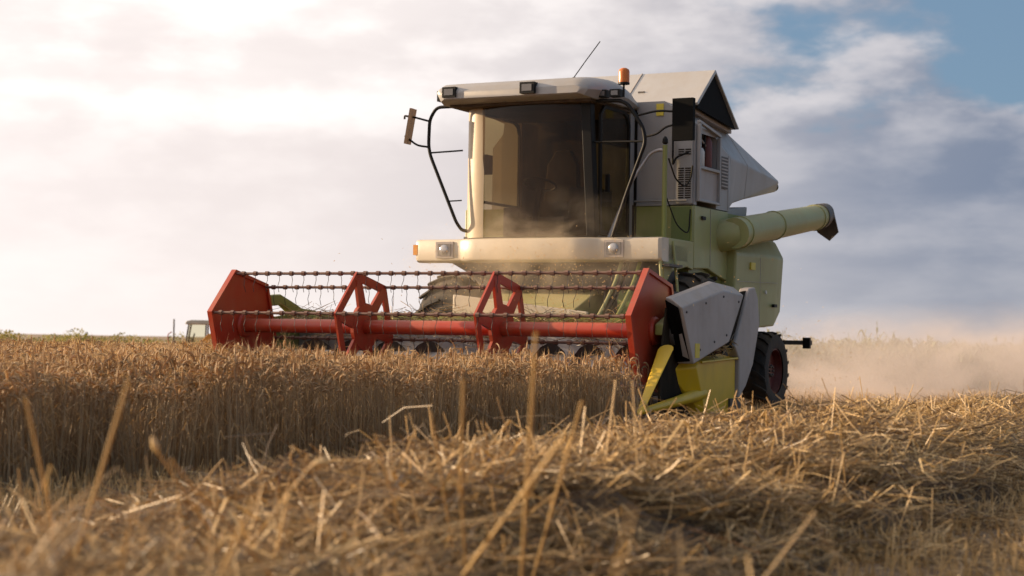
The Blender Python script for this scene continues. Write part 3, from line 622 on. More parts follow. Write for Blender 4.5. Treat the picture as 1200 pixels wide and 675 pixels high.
# far end
bm = NB(); prism(bm, [(-.6, .15), (-.25, .62), (-.05, 1.0), (1.30, 1.15), (1.30, .12)], 'x', -2.64, -2.61); obj('end_sheet', bm, 'green_paint', hd)
bm = NB(); tube(bm, [(-2.63, -.9, .2), (-2.63, -.2, .7)], .03, 8, True, .06); obj('crop_divider', bm, 'yellow_paint', hd)
for x, dz_ in ((-2.66, .0), (2.39, -.05)):
    bm = NB(); prism(bm, [(-.10, .93), (.25, 1.02), (.62, 1.20), (.85, 1.22), (1.05, 1.12), (1.30, 1.09), (1.55, 1.10), (1.55, 1.17), (1.25, 1.19), (1.02, 1.27), (.80, 1.34), (.55, 1.32), (.15, 1.13), (-.10, 1.04)], 'x', x - .045, x + .045); obj('reel_arm', bm, 'green_paint', hd, .015)
    bm = NB(); tube(bm, [(x, .9, .55), (x, .62, 1.2)], .03, 8); obj('lift_cylinder', bm, 'bare_steel', hd)
# crop lying on the header table and beam
def straw_mesh(bm, n, fx, lmin, lmax, r, lay, tl, col_fn, up=.12):
    for _ in range(n):
        x, y, z = fx(); L_ = random.uniform(lmin, lmax); a = random.uniform(0, 2 * math.pi); e = random.gauss(0, up)
        dv = Vector((math.cos(a) * math.cos(e), math.sin(a) * math.cos(e), math.sin(e))); p0 = Vector((x, y, z)) - dv * L_ / 2; p2 = p0 + dv * L_; p1 = p0.lerp(p2, random.uniform(.35, .65)) + Vector((random.gauss(0, .04), random.gauss(0, .04), random.gauss(0, .03))) * L_ * 1.6
        rr = r * random.uniform(.6, 1.15); s0 = dv.orthogonal().normalized(); s1 = dv.cross(s0); q = []
        flat = .25 if random.random() < .3 else 1
        for p, k in ((p0, 1), (p1, 1), (p2, .75)):
            q.append([bm.verts.new(p + s0 * rr * k * (1.25 if flat < 1 else 1)), bm.verts.new(p + (s1 * .87 - s0 * .5) * rr * k * flat), bm.verts.new(p + (-s1 * .87 - s0 * .5) * rr * k * flat)])
        c = col_fn()
        fs = []
        for A, B in zip(q, q[1:]):
            for i in range(3): fs.append(bm.faces.new((A[i], A[(i + 1) % 3], B[(i + 1) % 3], B[i])))
        fs.append(bm.faces.new(q[0])); fs.append(bm.faces.new(q[2]))
        for f in fs:
            for lp in f.loops: lp[lay] = c
def rcol(): return (random.random() ** 1.3, max(0, random.gauss(.05, .25)) if random.random() < .64 else random.uniform(.6, 1), 0, 1)
bm = NB(); lay = bm.loops.layers.float_color.new('tint')
straw_mesh(bm, 1500, lambda: ((lambda x: (x, random.uniform(.45, 1.28), random.gauss(.95 + .10 * math.sin(x * 2.1) ** 2, .07)))(random.uniform(-2.5, 2.35))), .12, .5, .0035, lay, 0, rcol, .35)
tag(obj('gathered_crop', bm, 'straw', hd), kind='stuff')
bm = NB(); lay = bm.loops.layers.float_color.new('tint')
straw_mesh(bm, 60, lambda: ((lambda y: (random.gauss(2.60, .025), y, .58 + .22 * y + random.gauss(.0, .025)))(random.uniform(.75, 1.4))), .06, .22, .004, lay, 0, rcol, .5)
tag(obj('caught_straw', bm, 'straw', hd), kind='stuff')

# ---- reel
HB, HZ, RR = 0.0, .975, .585
reel = obj('reel', tube(NB(), [(-2.56, HB, HZ), (2.30, HB, HZ)], .075, 24), 'red_paint', CH, smooth=40)
ANG = [R(12.6 + 60 * k) for k in range(6)]
def hexv(r, k): return (HB - r * math.cos(ANG[k % 6]), HZ + r * math.sin(ANG[k % 6]))
for x in (-2.56, 2.285):
    bm = NB(); prism(bm, [hexv(.62, k) for k in range(6)], 'x', x - .008, x + .008)
    pl = obj('end_plate', bm, 'red_paint', reel)
    bm = NB()
    for k in range(6):
        o0, o1, i1, i0 = hexv(.632, k), hexv(.632, k + 1), hexv(.59, k + 1), hexv(.59, k); prism(bm, [o0, o1, i1, i0], 'x', x - .03, x + .03)
    obj('plate_rim', bm, 'red_paint', pl)
    bm = NB(); lathe(bm, [(.12, -.05), (.14, -.03), (.14, .03), (.12, .05)], 20, Matrix.Translation((x, HB, HZ)) @ Matrix.Rotation(R(90), 4, 'Y')); obj('hub', bm, 'red_paint', pl, smooth=40)
for x in (-1.0, .63):
    bm = NB()
    for k in range(6):
        prism(bm, [hexv(.605, k), hexv(.605, k + 1), hexv(.50, k + 1), hexv(.50, k)], 'x', x - .012, x + .012)
        va = Vector((-math.cos(ANG[k]), math.sin(ANG[k]))); pe = Vector((-va.y, va.x)); c0 = Vector((HB, HZ))
        pts = [c0 + va * .12 + pe * .075, c0 + va * .53 + pe * .055, c0 + va * .53 - pe * .055, c0 + va * .12 - pe * .075]
        prism(bm, [tuple(p) for p in pts], 'x', x - .016, x + .016)
    for s in (.10,): lathe(bm, [(.25, -.02), (.25, .02)], 24, Matrix.Translation((x, HB, HZ)) @ Matrix.Rotation(R(90), 4, 'Y'))
    obj('reel_spider', bm, 'red_paint', reel)
for k in range(6):
    y, z = hexv(RR, k)
    bm = NB(); tube(bm, [(-2.54, y, z), (2.27, y, z)], .015, 8)
    for j in range(31):
        x = -2.44 + j * .155; tube(bm, [(x - .022, y, z), (x + .020, y, z)], .026, 6)
    bar = obj('reel_bar', bm, 'reel_bar', reel, smooth=40)
    bm = NB()
    for j in range(31):
        x = -2.44 + j * .155; wob = random.gauss(0, .012); tube(bm, [(x, y, z), (x + wob * .5, y + .012, z - .07), (x + wob, y - .012, z - .13), (x + wob * 1.4, y + .015, z - .20)], .0032, 4)
    tag(obj('tines', bm, 'dark_steel', bar), kind='stuff')

# ================================================================== tractor waiting beyond the wheat
TX, TY = -12.1, 69.0
TR = empty('tractor', (TX, TY, terrain(TX, TY)), R(6))
tag(TR, 'small old tractor with pale cab roof and orange fender parked beyond the wheat', 'tractor')
# local: x to the picture's right (its rear), faces left
bm = NB(); prism(bm, [(-2.1, .75), (-2.1, 1.25), (-2.0, 1.38), (-.55, 1.45), (-.55, .75)], 'y', -.32, .32); obj('bonnet', bm, 'orange_paint', TR, .04)
bm = NB(); box(bm, -2.0, .9, -.22, .22, .45, .80); obj('chassis', bm, 'dark_steel', TR, .03)
for sy in (-1, 1):
    for x, r_, wd in ((.55, .75, .38), (-1.75, .45, .24)):
        M = Matrix.Translation((x, sy * .72, r_)) @ Matrix.Rotation(R(90), 4, 'X'); bm = NB()
        lathe(bm, [(r_ * .55, -wd / 2), (r_ * .9, -wd / 2), (r_, -wd / 3), (r_, wd / 3), (r_ * .9, wd / 2), (r_ * .55, wd / 2)], 28, M, False); t_ = obj('wheel', bm, 'rubber', TR, smooth=40)
        bm = NB(); lathe(bm, [(r_ * .56, -wd * .3), (r_ * .2, -wd * .1), (r_ * .2, wd * .1), (r_ * .56, wd * .3)], 20, M); obj('rim', bm, 'orange_paint', t_, smooth=40)
    bm = NB(); prism(bm, [(-.20, 1.10), (.10, 1.62), (.38, 1.95), (.8, 1.98), (1.15, 1.65), (1.30, 1.0), (1.2, 1.0), (1.05, 1.38), (.75, 1.58), (.32, 1.58), (.1, 1.36), (-.05, 1.08)], 'y', sy * .50, sy * .95); obj('fender', bm, 'orange_paint', TR, .02)
for x, xt in ((-.55, -.38), (.25, .28), (.95, .85)):
    for sy in (-1, 1): obj('cab_pillar', tube(NB(), [(x, sy * .62, 1.2), (xt, sy * .6, 2.30)], .035, 6), 'dark_steel', TR)
bm = NB(); prism(bm, [(-.52, 2.30), (-.48, 2.42), (-.3, 2.47), (.9, 2.47), (1.0, 2.42), (1.0, 2.30)], 'y', -.70, .70); obj('cab_roof', bm, 'cream_paint', TR, .03)
bm = NB(); bm.faces.new([bm.verts.new(p) for p in ((-.55, -.62, 1.45), (.25, -.62, 1.45), (.28, -.6, 2.3), (-.38, -.6, 2.3))]); obj('cab_window', bm, 'side_glass', TR)
bm = NB(); box(bm, .0, .5, -.25, .25, 1.0, 1.45); obj('seat', bm, 'interior', TR, .04)
bm = NB(); tube(bm, [(-.55, 0, 1.45), (-.25, 0, 1.75)], .03, 6); tube(bm, [(-.25 + .05 * math.sin(a), .2 * math.cos(a), 1.75 + .2 * math.sin(a)) for a in [k * math.pi / 8 for k in range(17)]], .02, 5); obj('steering_wheel', bm, 'black_paint', TR)
bm = NB(); tube(bm, [(-.98, -.2, 1.4), (-.98, -.2, 1.66)], .09, 10); tube(bm, [(-.98, -.2, 1.66), (-.98, -.2, 2.5)], .03, 8); obj('exhaust', bm, 'dark_steel', TR)
bm = NB(); tube(bm, bend([(-1.15, -.3, 1.4), (-1.2, -.3, 1.9), (-1.05, -.3, 2.0)]), .02, 6); obj('grab_rail', bm, 'red_paint', TR)

# ================================================================== vegetation
def detached(name, bm, mat):
    """source mesh for scattering, not linked to the scene"""
    me = bpy.data.meshes.new(name); bm.to_mesh(me); bm.free(); me.materials.append(MATS[mat])
    return bpy.data.objects.new(name, me)
def scatter(name, sources, pts, rots, scl, mat):
    """one object: every point carries a copy of one of the source clumps"""
    n = len(pts); me = bpy.data.meshes.new(name); me.from_pydata([tuple(p) for p in pts], [], [])
    a = me.attributes.new('rot', 'FLOAT_VECTOR', 'POINT'); a.data.foreach_set('vector', np.asarray(rots, np.float32).ravel())
    a = me.attributes.new('scl', 'FLOAT_VECTOR', 'POINT'); a.data.foreach_set('vector', np.asarray(scl, np.float32).ravel())
    a = me.attributes.new('vid', 'INT', 'POINT'); a.data.foreach_set('value', rng.integers(0, len(sources), n).astype(np.int32))
    o = bpy.data.objects.new(name, me); COL.objects.link(o); me.materials.append(MATS[mat])
    ng = bpy.data.node_groups.new(name + '_scatter', 'GeometryNodeTree')
    ng.interface.new_socket('Geometry', in_out='INPUT', socket_type='NodeSocketGeometry'); ng.interface.new_socket('Geometry', in_out='OUTPUT', socket_type='NodeSocketGeometry')
    gi, go = ng.nodes.new('NodeGroupInput'), ng.nodes.new('NodeGroupOutput')
    ip = ng.nodes.new('GeometryNodeInstanceOnPoints'); jn = ng.nodes.new('GeometryNodeJoinGeometry')
    for s_ in sources:
        oi = ng.nodes.new('GeometryNodeObjectInfo'); oi.inputs['Object'].default_value = s_; oi.inputs['As Instance'].default_value = True
        ng.links.new(oi.outputs['Geometry'], jn.inputs[0])
    def att(nm, ty):
        k = ng.nodes.new('GeometryNodeInputNamedAttribute'); k.data_type = ty; k.inputs['Name'].default_value = nm; return k.outputs['Attribute']
    ng.links.new(gi.outputs[0], ip.inputs['Points']); ng.links.new(jn.outputs[0], ip.inputs['Instance'])
    ip.inputs['Pick Instance'].default_value = True
    ng.links.new(att('vid', 'INT'), ip.inputs['Instance Index']); ng.links.new(att('scl', 'FLOAT_VECTOR'), ip.inputs['Scale'])
    er = ng.nodes.new('FunctionNodeEulerToRotation'); ng.links.new(att('rot', 'FLOAT_VECTOR'), er.inputs[0]); ng.links.new(er.outputs[0], ip.inputs['Rotation'])
    ng.links.new(ip.outputs[0], go.inputs[0])
    md = o.modifiers.new('scatter', 'NODES'); md.node_group = ng
    return o
def strip(bm, pts, w, lay, c, side=None):
    """flat tapering leaf"""
    pts = [Vector(p) for p in pts]; s_ = side or (pts[-1] - pts[0]).cross(Vector((0, 0, 1)) + Vector((random.gauss(0, .3), random.gauss(0, .3), 0))).normalized()
    N = len(pts); row = []
    for i, p in enumerate(pts):
        k = w * (1 - (i / (N - 1)) ** 2 * .92) / 2; row.append((bm.verts.new(p - s_ * k), bm.verts.new(p + s_ * k)))
    for A, B in zip(row, row[1:]):
        f = bm.faces.new((A[0], A[1], B[1], B[0]))
        for lp in f.loops: lp[lay] = c
def spindle(bm, pts, rad, lay, c, n=4):
    pts = [Vector(p) for p in pts]; rows = []; up = Vector((random.gauss(0, 1), random.gauss(0, 1), .1)).normalized()
    for i, p in enumerate(pts):
        t = (pts[min(i + 1, len(pts) - 1)] - pts[max(i - 1, 0)]).normalized(); a = (up - t * up.dot(t)).normalized(); b = t.cross(a)
        rows.append([bm.verts.new(p + (a * math.cos(q) + b * math.sin(q)) * rad[i]) for q in [2 * math.pi * k / n for k in range(n)]])
    for A, B in zip(rows, rows[1:]):
        for i in range(n):
            f = bm.faces.new((A[i], A[(i + 1) % n], B[(i + 1) % n], B[i]))
            for lp in f.loops: lp[lay] = c
def wheat_clump(k):
    bm = NB(); lay = bm.loops.layers.float_color.new('tint'); T = .42
    for _ in range(84):
        x, y = random.uniform(-T / 2, T / 2), random.uniform(-T / 2, T / 2); h = random.gauss(.565, .04)
        le = random.gauss(0, .05); la = random.uniform(0, 6.28); dx, dy = math.cos(la), math.sin(la); tint = random.random()
        p0 = Vector((x, y, 0)); p1 = Vector((x + dx * le * .4, y + dy * le * .4, h * .55)); p2 = Vector((x + dx * le, y + dy * le, h))
        cs = (.35 + tint * .65, min(1, max(0, random.gauss(.38, .28))), .8, 1); ce = (tint * .7, max(0, min(1, random.gauss(.02, .22))), 0, 1)  # darker stems and paler ears carry shade and sunlit tops in the colour
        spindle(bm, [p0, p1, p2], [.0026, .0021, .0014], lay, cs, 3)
        # nodding ear with awns
        na = random.uniform(0, 6.28); nx, ny = math.cos(na), math.sin(na); nod = max(0, random.gauss(.9, .55)); L_ = random.uniform(.065, .095)
        q, pt, ang = [p2], p2.copy(), 0
        for i in range(4):
            ang += nod * .55; dv = Vector((nx * math.sin(ang), ny * math.sin(ang), math.cos(ang))); pt = pt + dv * L_ / 3.6; q.append(pt.copy())
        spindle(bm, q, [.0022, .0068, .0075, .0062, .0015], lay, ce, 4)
        for i in range(6):
            b_ = q[random.randint(1, 4)]; av = (dv + Vector((random.gauss(0, .32), random.gauss(0, .32), random.gauss(.12, .32)))).normalized(); e = b_ + av * random.uniform(.045, .085); s_ = av.orthogonal().normalized() * .0009
            f = bm.faces.new((bm.verts.new(b_ - s_), bm.verts.new(b_ + s_), bm.verts.new(e)))
            for lp in f.loops: lp[lay] = (tint * .5, 0, 0, 1)
        for i in range(2):
            if random.random() < .45:
                z = random.uniform(.12, .5) * h / .6; t_ = z / h; b_ = p0.lerp(p2, t_); a = random.uniform(0, 6.28); l_ = random.uniform(.08, .2); ddx, ddy = math.cos(a), math.sin(a)
                strip(bm, [b_, b_ + Vector((ddx * l_ * .45, ddy * l_ * .45, l_ * .3)), b_ + Vector((ddx * l_ * .8, ddy * l_ * .8, -l_ * .1)), b_ + Vector((ddx * l_ * .9, ddy * l_ * .9, -l_ * .55))], .008, lay, (tint, max(0, random.gauss(.2, .25)), 0, 1))
    return detached('wheat_clump_source', bm, 'wheat')
WC = [wheat_clump(k) for k in range(7)]
pts, rots, scl = [], [], []
T = .40
def in_wheat(l, b):
    e = .05 * math.sin(b * 1.9) + .04 * math.sin(b * 4.7 + 1)
    return (l < 2.44 + e and b < -.34) or (l < -2.80 + e)
y = 5.0
while y < 42:
    sp = T * (1 if y < 20 else 1.25 if y < 30 else 1.5)
    x = -.31 * y - 1.2
    while x < 3:
        px, py = x + random.gauss(0, .09), y + random.gauss(0, .09); l, b = to_lb(px, py)
        if in_wheat(l, b):
            pts.append((px, py, terrain(px, py) - .01)); rots.append((random.gauss(.08 * sn(px * 1.1, py * .7, 3), .06), random.gauss(.08 * sn(px * .8, py * 1.2, 8), .06), random.uniform(0, 6.28)))
            k = random.gauss(1.0, .06) * (1 + .08 * sn(px * .9, py * .9, 7)); s_ = sp / T * random.uniform(.95, 1.1); scl.append((s_ if s_ < 1.15 else s_, s_, k))
        x += sp
    y += sp
wheat = scatter('standing_wheat', WC, pts, rots, scl, 'wheat')
tag(wheat, 'ripe brown standing wheat crop filling the left of the field', 'wheat', kind='stuff')
print('wheat clumps', len(pts))

# ---- stubble: rows of cut stems
def stubble_clump(k):
    bm = NB(); lay = bm.loops.layers.float_color.new('tint')
    for _ in range(34):
        x, y = random.uniform(-.25, .25), random.choice((-.19, -.06, .07, .20)) + random.gauss(0, .018); h = random.uniform(.08, .17)
        c = (random.random(), max(0, random.gauss(.0, .2)), 0, 1); p0 = Vector((x, y, -.01)); p1 = p0 + Vector((random.gauss(0, .25) * h, random.gauss(0, .25) * h, h))
        spindle(bm, [p0, p1], [.0026, .0022], lay, c, 4)
    straw_mesh(bm, 26, lambda: (random.uniform(-.25, .25), random.uniform(-.25, .25), random.uniform(0, .05)), .06, .28, .0025, lay, 0, rcol, .15)
    return detached('stubble_clump_source', bm, 'straw')
SC = [stubble_clump(k) for k in range(5)]
pts, rots, scl = [], [], []
y = 2.5
while y < 44:
    sp = .42 if y < 24 else .7; x = -.31 * y - .5
    while x < .31 * y + .6:
        l, b = to_lb(x, y); px, py = x + random.gauss(0, .05), y + random.gauss(0, .05)
        if not in_wheat(l, b) and (l > 2.3 or b > .2):
            pts.append((px, py, terrain(px, py))); rots.append((0, 0, -YAW + math.pi / 2 + random.choice((0, math.pi)) + random.gauss(0, .05))); k = random.uniform(.8, 1.15) * (1 if y < 24 else 1.4); scl.append((k, k, random.uniform(.75, 1.15)))
        x += sp
    y += sp
stub = scatter('stubble', SC, pts, rots, scl, 'straw'); tag(stub, 'short cut wheat stubble and loose straw covering the mown field', 'stubble', kind='stuff')

# ---- straw windrow left by the previous pass
bm = NB(); rows = []
for j in range(230):
    b = -18 + j * .16; rows.append([])
    for i in range(25):
        l = WR_L - 1.5 + i * 3.0 / 24; x, y = to_xy(l, b); rows[-1].append(bm.verts.new((x, y, terrain(x, y) + windrow(l, b) - .03)))
for A, B in zip(rows, rows[1:]):
    for i in range(24): bm.faces.new((A[i], A[i + 1], B[i + 1], B[i]))
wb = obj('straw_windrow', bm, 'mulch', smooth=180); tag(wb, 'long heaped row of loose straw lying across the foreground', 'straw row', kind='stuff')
def straw_clump(k, n=170, up=.26):
    bm = NB(); lay = bm.loops.layers.float_color.new('tint')
    straw_mesh(bm, n, lambda: (random.gauss(0, .15), random.gauss(0, .15), random.uniform(-.05, .035)), .06, .38, .0023, lay, 0, rcol, up)
    straw_mesh(bm, 90, lambda: (random.gauss(0, .17), random.gauss(0, .17), random.uniform(-.04, .03)), .015, .07, .0017, lay, 0, rcol, .5)
    for _ in range(7):
        a = random.uniform(0, 6.28); l_ = random.uniform(.1, .25); p = Vector((random.gauss(0, .12), random.gauss(0, .12), .02))
        strip(bm, [p, p + Vector((math.cos(a) * l_ * .4, math.sin(a) * l_ * .4, l_ * .3)), p + Vector((math.cos(a + .4) * l_ * .7, math.sin(a + .4) * l_ * .7, l_ * .1)), p + Vector((math.cos(a + .8) * l_, math.sin(a + .8) * l_, -l_ * .1))], .010, lay, rcol())
    for _ in range(k % 4 + 2):
        a = random.uniform(0, 6.28); e = random.uniform(.4, 1.4); l_ = random.uniform(.08, .22); p = Vector((random.gauss(0, .12), random.gauss(0, .12), 0)); v = Vector((math.cos(a) * math.cos(e), math.sin(a) * math.cos(e), math.sin(e)))
        spindle(bm, [p, p + v * l_], [.0026, .0022], lay, (random.random() * .5, 0, 0, 1), 4)
    return detached('straw_clump_source', bm, 'straw')
RC = [straw_clump(k) for k in range(8)]
pts, rots, scl = [], [], []
for b in np.arange(-17.5, 18, .2):
    for i in range(9):
        l = WR_L + random.gauss(0, .72); l = max(WR_L - 1.7, min(WR_L + 2.0, l)); bb = b + random.uniform(-.1, .1); x, y = to_xy(l, bb)
        if y < 1.6 or abs(x) > .32 * y + .8: continue
        z = terrain(x, y) + windrow(l, bb); pts.append((x, y, z)); rots.append((random.gauss(0, .13), random.gauss(0, .13), random.uniform(0, 6.28))); k = random.uniform(.7, 1.3); scl.append((k, k, k * random.uniform(.6, 1.3)))
ws = scatter('windrow_straw', RC, pts, rots, scl, 'straw'); tag(ws, 'tangled golden straw stems lying on the foreground straw row', 'straw', kind='stuff')
# loose straw between the row and the camera
pts, rots, scl = [], [], []
for _ in range(900):
    x, y = random.uniform(-3, 6), random.uniform(2.2, 20); l, b = to_lb(x, y)
    if l < 2.7 or abs(x) > .32 * y + .5: continue
    pts.append((x, y, terrain(x, y) + windrow(l, b) + .01)); rots.append((random.gauss(0, .15), random.gauss(0, .15), random.uniform(0, 6.28))); k = random.uniform(.6, 1.0); scl.append((k, k, k * .8))
ls = scatter('loose_straw', RC, pts, rots, scl, 'straw'); tag(ls, 'loose scattered straw on the stubble beside the straw row', 'straw', kind='stuff')

# ---- loose heap in front of the lens
bm = NB(); rows = []
for j in range(41):
    rows.append([bm.verts.new((x_, y_, terrain(x_, y_) + windrow(*to_lb(x_, y_)) + heap(x_, y_) - .035)) for x_ in np.linspace(-1.6, .9, 51) for y_ in (1.5 + j * .055,)])
for A, B in zip(rows, rows[1:]):
    for i in range(50): bm.faces.new((A[i], A[i + 1], B[i + 1], B[i]))
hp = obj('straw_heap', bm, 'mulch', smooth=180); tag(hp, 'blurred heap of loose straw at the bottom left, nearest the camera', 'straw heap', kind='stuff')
pts, rots, scl = [], [], []
for _ in range(330):
    x, y = random.uniform(-1.6, .9), random.uniform(1.6, 3.7)
    if heap(x, y) < .02: continue
    pts.append((x, y, terrain(x, y) + windrow(*to_lb(x, y)) + heap(x, y))); rots.append((random.gauss(0, .3), random.gauss(0, .3), random.uniform(0, 6.28))); k = random.uniform(.7, 1.15); scl.append((k, k, k))
hs = scatter('heap_straw', RC, pts, rots, scl, 'straw'); tag(hs, 'out of focus straw stems on the heap nearest the camera', 'straw', kind='stuff')

# ---- single stalks standing out of the straw
def stalk(tip, base, r, label, head=None, kink=.0):
    tip, base = Vector(tip), Vector(base); dv = base - tip; p = base.copy()
    for _ in range(60):
        if p.z < surf(p.x, p.y) + heap(p.x, p.y) - .02: break
        p += dv.normalized() * .02
    L_ = (p - tip).length; side = Vector((random.gauss(0, 1), random.gauss(0, 1), 0)).normalized()
    root = empty('straw_stalk', p); bm = NB(); lay = bm.loops.layers.float_color.new('tint')
    q = [Vector((0, 0, 0)) - dv * 0 + (tip - p) * t_ + side * kink * math.sin(t_ * math.pi) for t_ in (0, .25, .5, .52, .54, .8, 1)]
    c = (random.random() * .6, 0, 0, 1); spindle(bm, q, [r, r * .97, r * .93, r * 1.2, r * .93, r * .88, r * .82], lay, c, 8)
    o_ = obj('stem', bm, 'straw', root, smooth=60)
    bm = NB(); lay = bm.loops.layers.float_color.new('tint'); b_ = q[3]; a = random.uniform(0, 6.28); l_ = random.uniform(.07, .12)
    strip(bm, [b_, b_ + (tip - p).normalized() * l_ * .6 + Vector((math.cos(a), math.sin(a), 0)) * l_ * .12, b_ + (tip - p).normalized() * l_ + Vector((math.cos(a), math.sin(a), 0)) * l_ * .4, b_ + (tip - p).normalized() * l_ + Vector((math.cos(a), math.sin(a), -.4)) * l_ * .8], .007, lay, (random.random(), .1, 0, 1)); obj('leaf', bm, 'straw', root)
    if head:
        bm = NB(); lay = bm.loops.layers.float_color.new('tint'); h0 = q[-1]; hv = Vector(head); spindle(bm, [h0, h0 + hv * .25, h0 + hv * .6, h0 + hv], [.003, .010, .009, .003], lay, (.3, 0, 0, 1), 6); obj('ear', bm, 'straw', root, smooth=60)
    tag(root, label, 'straw stalk', 'single stalks in the foreground straw')
ST = [((-.774, 3.6, .755), (-.934, 3.9, .404), .0042, 'thick leaning straw stalk, tallest at the left before the wheat', None, .0),
      ((-1.063, 3.9, .706), (-1.068, 4.1, .468), .0034, 'thin leaning straw stalk nearest the left edge of the picture', None, .01),
      ((.053, 3.8, .869), (.043, 4.1, .536), .0046, 'tall upright straw stalk reaching up to the red reel tube', None, .0),
      ((-.111, 4.2, .757), (-.106, 4.4, .542), .0042, 'upright dark straw stalk left of the tallest one in the centre', None, .015),
      ((.174, 4.3, .708), (.12, 4.6, .444), .0042, 'leaning straw stalk right of the tallest one in the centre', None, .0),
      ((.109, 3.6, .658), (-.006, 3.9, .465), .0044, 'blurred straw stalk slanting up right below the tallest stalk', None, .0),
      ((.028, 3.5, .515), (-.193, 3.5, .464), .0040, 'pale straw stalk lying almost level at the bottom centre', None, .0),
      ((-.425, 3.0, .584), (-.525, 3.3, .422), .0040, 'blurred pale stalk slanting up right at the bottom left', None, .0),
      ((-.633, 3.0, .552), (-.698, 3.2, .394), .0036, 'blurred pale stalk standing up from the bottom edge at left', None, .0),
      ((-.51, 4.6, .521), (-.60, 4.7, .40), .0030, 'thin stalk with a small pale ear, left of centre before the wheat', (.05, 0, .012), .02),
      ((-.869, 4.4, .56), (-.84, 4.6, .45), .0034, 'short stub of straw with a pale ear beside the thick leaning stalk', (-.015, 0, .04), .0),
      ((-.346, 4.6, .601), (-.314, 4.9, .398), .0030, 'thin straw stalk leaning left, left of centre', None, .0),
      ((-.646, 3.4, .61), (-.591, 3.7, .467), .0038, 'thin stalk leaning left, right of the thick leaning stalk', None, .0),
      ((-.208, 4.7, .655), (-.182, 5.0, .427), .0030, 'thin upright stalk with bright top left of the dark upright one', None, .0),
      ((.724, 4.2, .46), (.586, 4.0, .339), .0042, 'long thick stalk slanting up right at the bottom right', None, .0),
      ((1.396, 7.5, .514), (1.435, 7.6, .292), .0030, 'thin upright stalk on the sunlit straw right of the machine', None, .0)]
for a in ST: stalk(*a)

# ---- taller crop beyond, behind the dust
def maize_clump(k):
    bm = NB(); lay = bm.loops.layers.float_color.new('tint')
    for _ in range(12):
        x, y = random.uniform(-.5, .5), random.uniform(-.5, .5); h = random.gauss(1.0, .07); t_ = random.random(); p0 = Vector((x, y, 0)); p1 = Vector((x + random.gauss(0, .04), y + random.gauss(0, .04), h))
        spindle(bm, [p0, p1], [.012, .005], lay, (t_, .2, 0, 1), 4)
        for i in range(8):
            z = h * random.uniform(.2, .95); a = random.uniform(0, 6.28); l_ = random.uniform(.2, .4); q = p0.lerp(p1, z / h)
            strip(bm, [q, q + Vector((math.cos(a) * l_ * .35, math.sin(a) * l_ * .35, l_ * .35)), q + Vector((math.cos(a) * l_ * .7, math.sin(a) * l_ * .7, l_ * .2)), q + Vector((math.cos(a) * l_, math.sin(a) * l_, -l_ * .2))], .045, lay, (random.random(), max(0, random.gauss(.3, .3)), 0, 1))
        for i in range(3):
            a = random.uniform(0, 6.28); strip(bm, [p1, p1 + Vector((math.cos(a) * .04, math.sin(a) * .04, .09))], .012, lay, (t_, 0, 0, 1))
    return detached('crop_clump_source', bm, 'far_crop')
MC = [maize_clump(k) for k in range(5)]
pts, rots, scl = [], [], []
for yy in np.arange(35, 50, .8):
    for xx in np.arange(1, 22, .75):
        x, y = xx + random.gauss(0, .15), yy + .12 * xx + random.gauss(0, .15); pts.append((x, y, terrain(x, y))); rots.append((0, 0, random.uniform(0, 6.28))); k = random.gauss(1.0, .07); scl.append((1, 1, k))
fc = scatter('standing_crop', MC, pts, rots, scl, 'far_crop'); tag(fc, 'tall pale green standing crop behind the dust on the right', 'crop', kind='stuff')

# ---- far green hedge on the left skyline
def bush(k):
    bm = NB(); lay = bm.loops.layers.float_color.new('tint')
    for _ in range(420):
        u = Vector((random.gauss(0, 1), random.gauss(0, 1), random.gauss(0, 1))).normalized() * random.random() ** .4; p = Vector((u.x * 1.3, u.y * 1.3, 1.05 + u.z * .9)) ; s_ = random.uniform(.06, .14); a = Vector((random.gauss(0, 1), random.gauss(0, 1), random.gauss(0, 1))).normalized(); b_ = a.orthogonal().normalized()
        f = bm.faces.new([bm.verts.new(p + a * s_), bm.verts.new(p + b_ * s_ * .6), bm.verts.new(p - a * s_), bm.verts.new(p - b_ * s_ * .6)])
        c = (random.random(), random.random() * .5, 0, 1)
        for lp in f.loops: lp[lay] = c
    return detached('bush_source', bm, 'hedge_leaf')
BC = [bush(k) for k in range(4)]
pts, rots, scl = [], [], []
for x in np.arange(-46, -18, .42):
    y = 122 + random.gauss(0, 2.5); pts.append((x, y, terrain(x, y) - .1)); rots.append((0, 0, random.uniform(0, 6.28))); k = random.uniform(.7, 1.0); scl.append((k, k, k * random.uniform(1.05, 1.3)))
hg = scatter('distant_hedge', BC, pts, rots, scl, 'hedge_leaf'); tag(hg, 'low green hedge on the far left skyline beyond the wheat', 'hedge', kind='stuff')

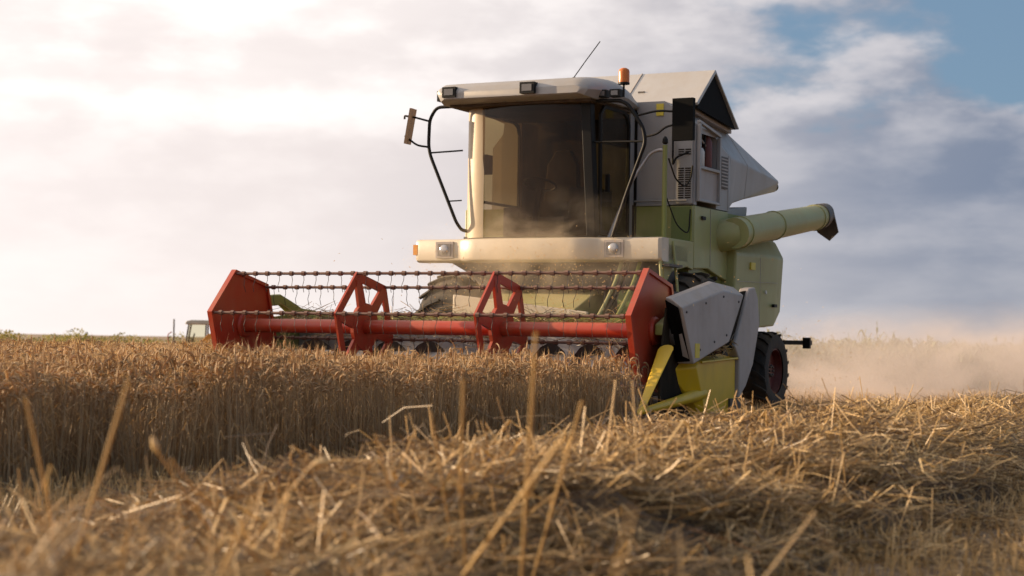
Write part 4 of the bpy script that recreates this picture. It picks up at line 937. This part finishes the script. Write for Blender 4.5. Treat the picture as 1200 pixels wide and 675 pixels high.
# ================================================================== dust and chaff in the air
def dust(name, loc, rad, dens, colr, nscale, label, seed, rz=0, aniso=.25):
    m, t, o = new_mat(name + '_air%d' % seed)
    c = t.coord('Object'); r2 = t.vmath('DOT_PRODUCT', c, c)
    fall = t.math('POWER', t.math('SUBTRACT', 1.0, r2, clamp=True), 1.4)
    pos = t.n.new('ShaderNodeNewGeometry').outputs['Position']
    n = t.remap(t.noise(t.mapping(pos, (1, 1, 1.5), (seed * 3.1, seed, 0)), nscale, 4, .6, .6), .42, .70, .02, 1.0)
    sc = t.n.new('ShaderNodeVolumePrincipled'); sc.inputs['Color'].default_value = (*colr, 1); sc.inputs['Anisotropy'].default_value = aniso
    t.put(sc, 'Density', t.math('MULTIPLY', t.math('MULTIPLY', fall, n), dens)); t.l.new(sc.outputs[0], o.inputs['Volume'])
    bm = NB(); bmesh.ops.create_icosphere(bm, subdivisions=3, radius=1.0)
    ob = obj(name, bm, m.name); ob.location = loc; ob.scale = rad; ob.rotation_euler = (0, 0, rz)
    tag(ob, label, 'dust', kind='stuff'); return ob
dust('dust_cloud', (8.6, 28.5, .35), (7.8, 6.0, 1.35), 1.0, (.86, .76, .69), .6, 'pale brown dust billowing behind the machine at ground level', 1, R(-14))
dust('dust_cloud', (*to_xy(.35, 1.35), 1.70), (1.75, .75, .9), 1.25, (.95, .80, .60), 1.3, 'thin golden dust rising over the reel in front of the cab', 2, -YAW)
bm = NB(); lay = bm.loops.layers.float_color.new('tint')
for _ in range(900):
    u = random.gauss(.7, .75); p = Vector((u, random.gauss(.9, .5), abs(random.gauss(1.52, .20)))); s_ = random.uniform(.003, .010); a = Vector((random.gauss(0, 1), random.gauss(0, 1), random.gauss(0, 1))).normalized(); b_ = a.orthogonal().normalized()
    f = bm.faces.new([bm.verts.new(p + a * s_ * 1.6), bm.verts.new(p + b_ * s_ * .5), bm.verts.new(p - a * s_ * 1.6), bm.verts.new(p - b_ * s_ * .5)])
    for lp in f.loops: lp[lay] = (0, 0, 0, 1)
ch = obj('flying_chaff', bm, 'straw'); ch.location = (OX, OY, 0); ch.rotation_euler = (0, 0, -YAW); tag(ch, 'specks of chaff flying above the reel before the bumper', 'chaff', kind='stuff')
bm = NB(); lay = bm.loops.layers.float_color.new('tint')
for _ in range(420):
    p = Vector((random.gauss(.9, .8), random.uniform(6.5, 12), abs(random.gauss(.5, .4)) + .1)); s_ = random.uniform(.004, .012); a = Vector((random.gauss(0, 1), random.gauss(0, 1), random.gauss(0, 1))).normalized(); b_ = a.orthogonal().normalized()
    f = bm.faces.new([bm.verts.new(p + a * s_ * 2), bm.verts.new(p + b_ * s_ * .5), bm.verts.new(p - a * s_ * 2), bm.verts.new(p - b_ * s_ * .5)])
    for lp in f.loops: lp[lay] = (.2, 0, 0, 1)
ch = obj('flying_chaff', bm, 'straw'); ch.location = (OX, OY, 0); ch.rotation_euler = (0, 0, -YAW); tag(ch, 'bits of straw and chaff thrown out behind the rear wheels', 'chaff', kind='stuff')

# pieces never go deeper than thing > part > sub-part (all parts share the thing's own coordinates)
for o in list(COL.objects):
    while o.parent and o.parent.parent and o.parent.parent.parent: o.parent = o.parent.parent
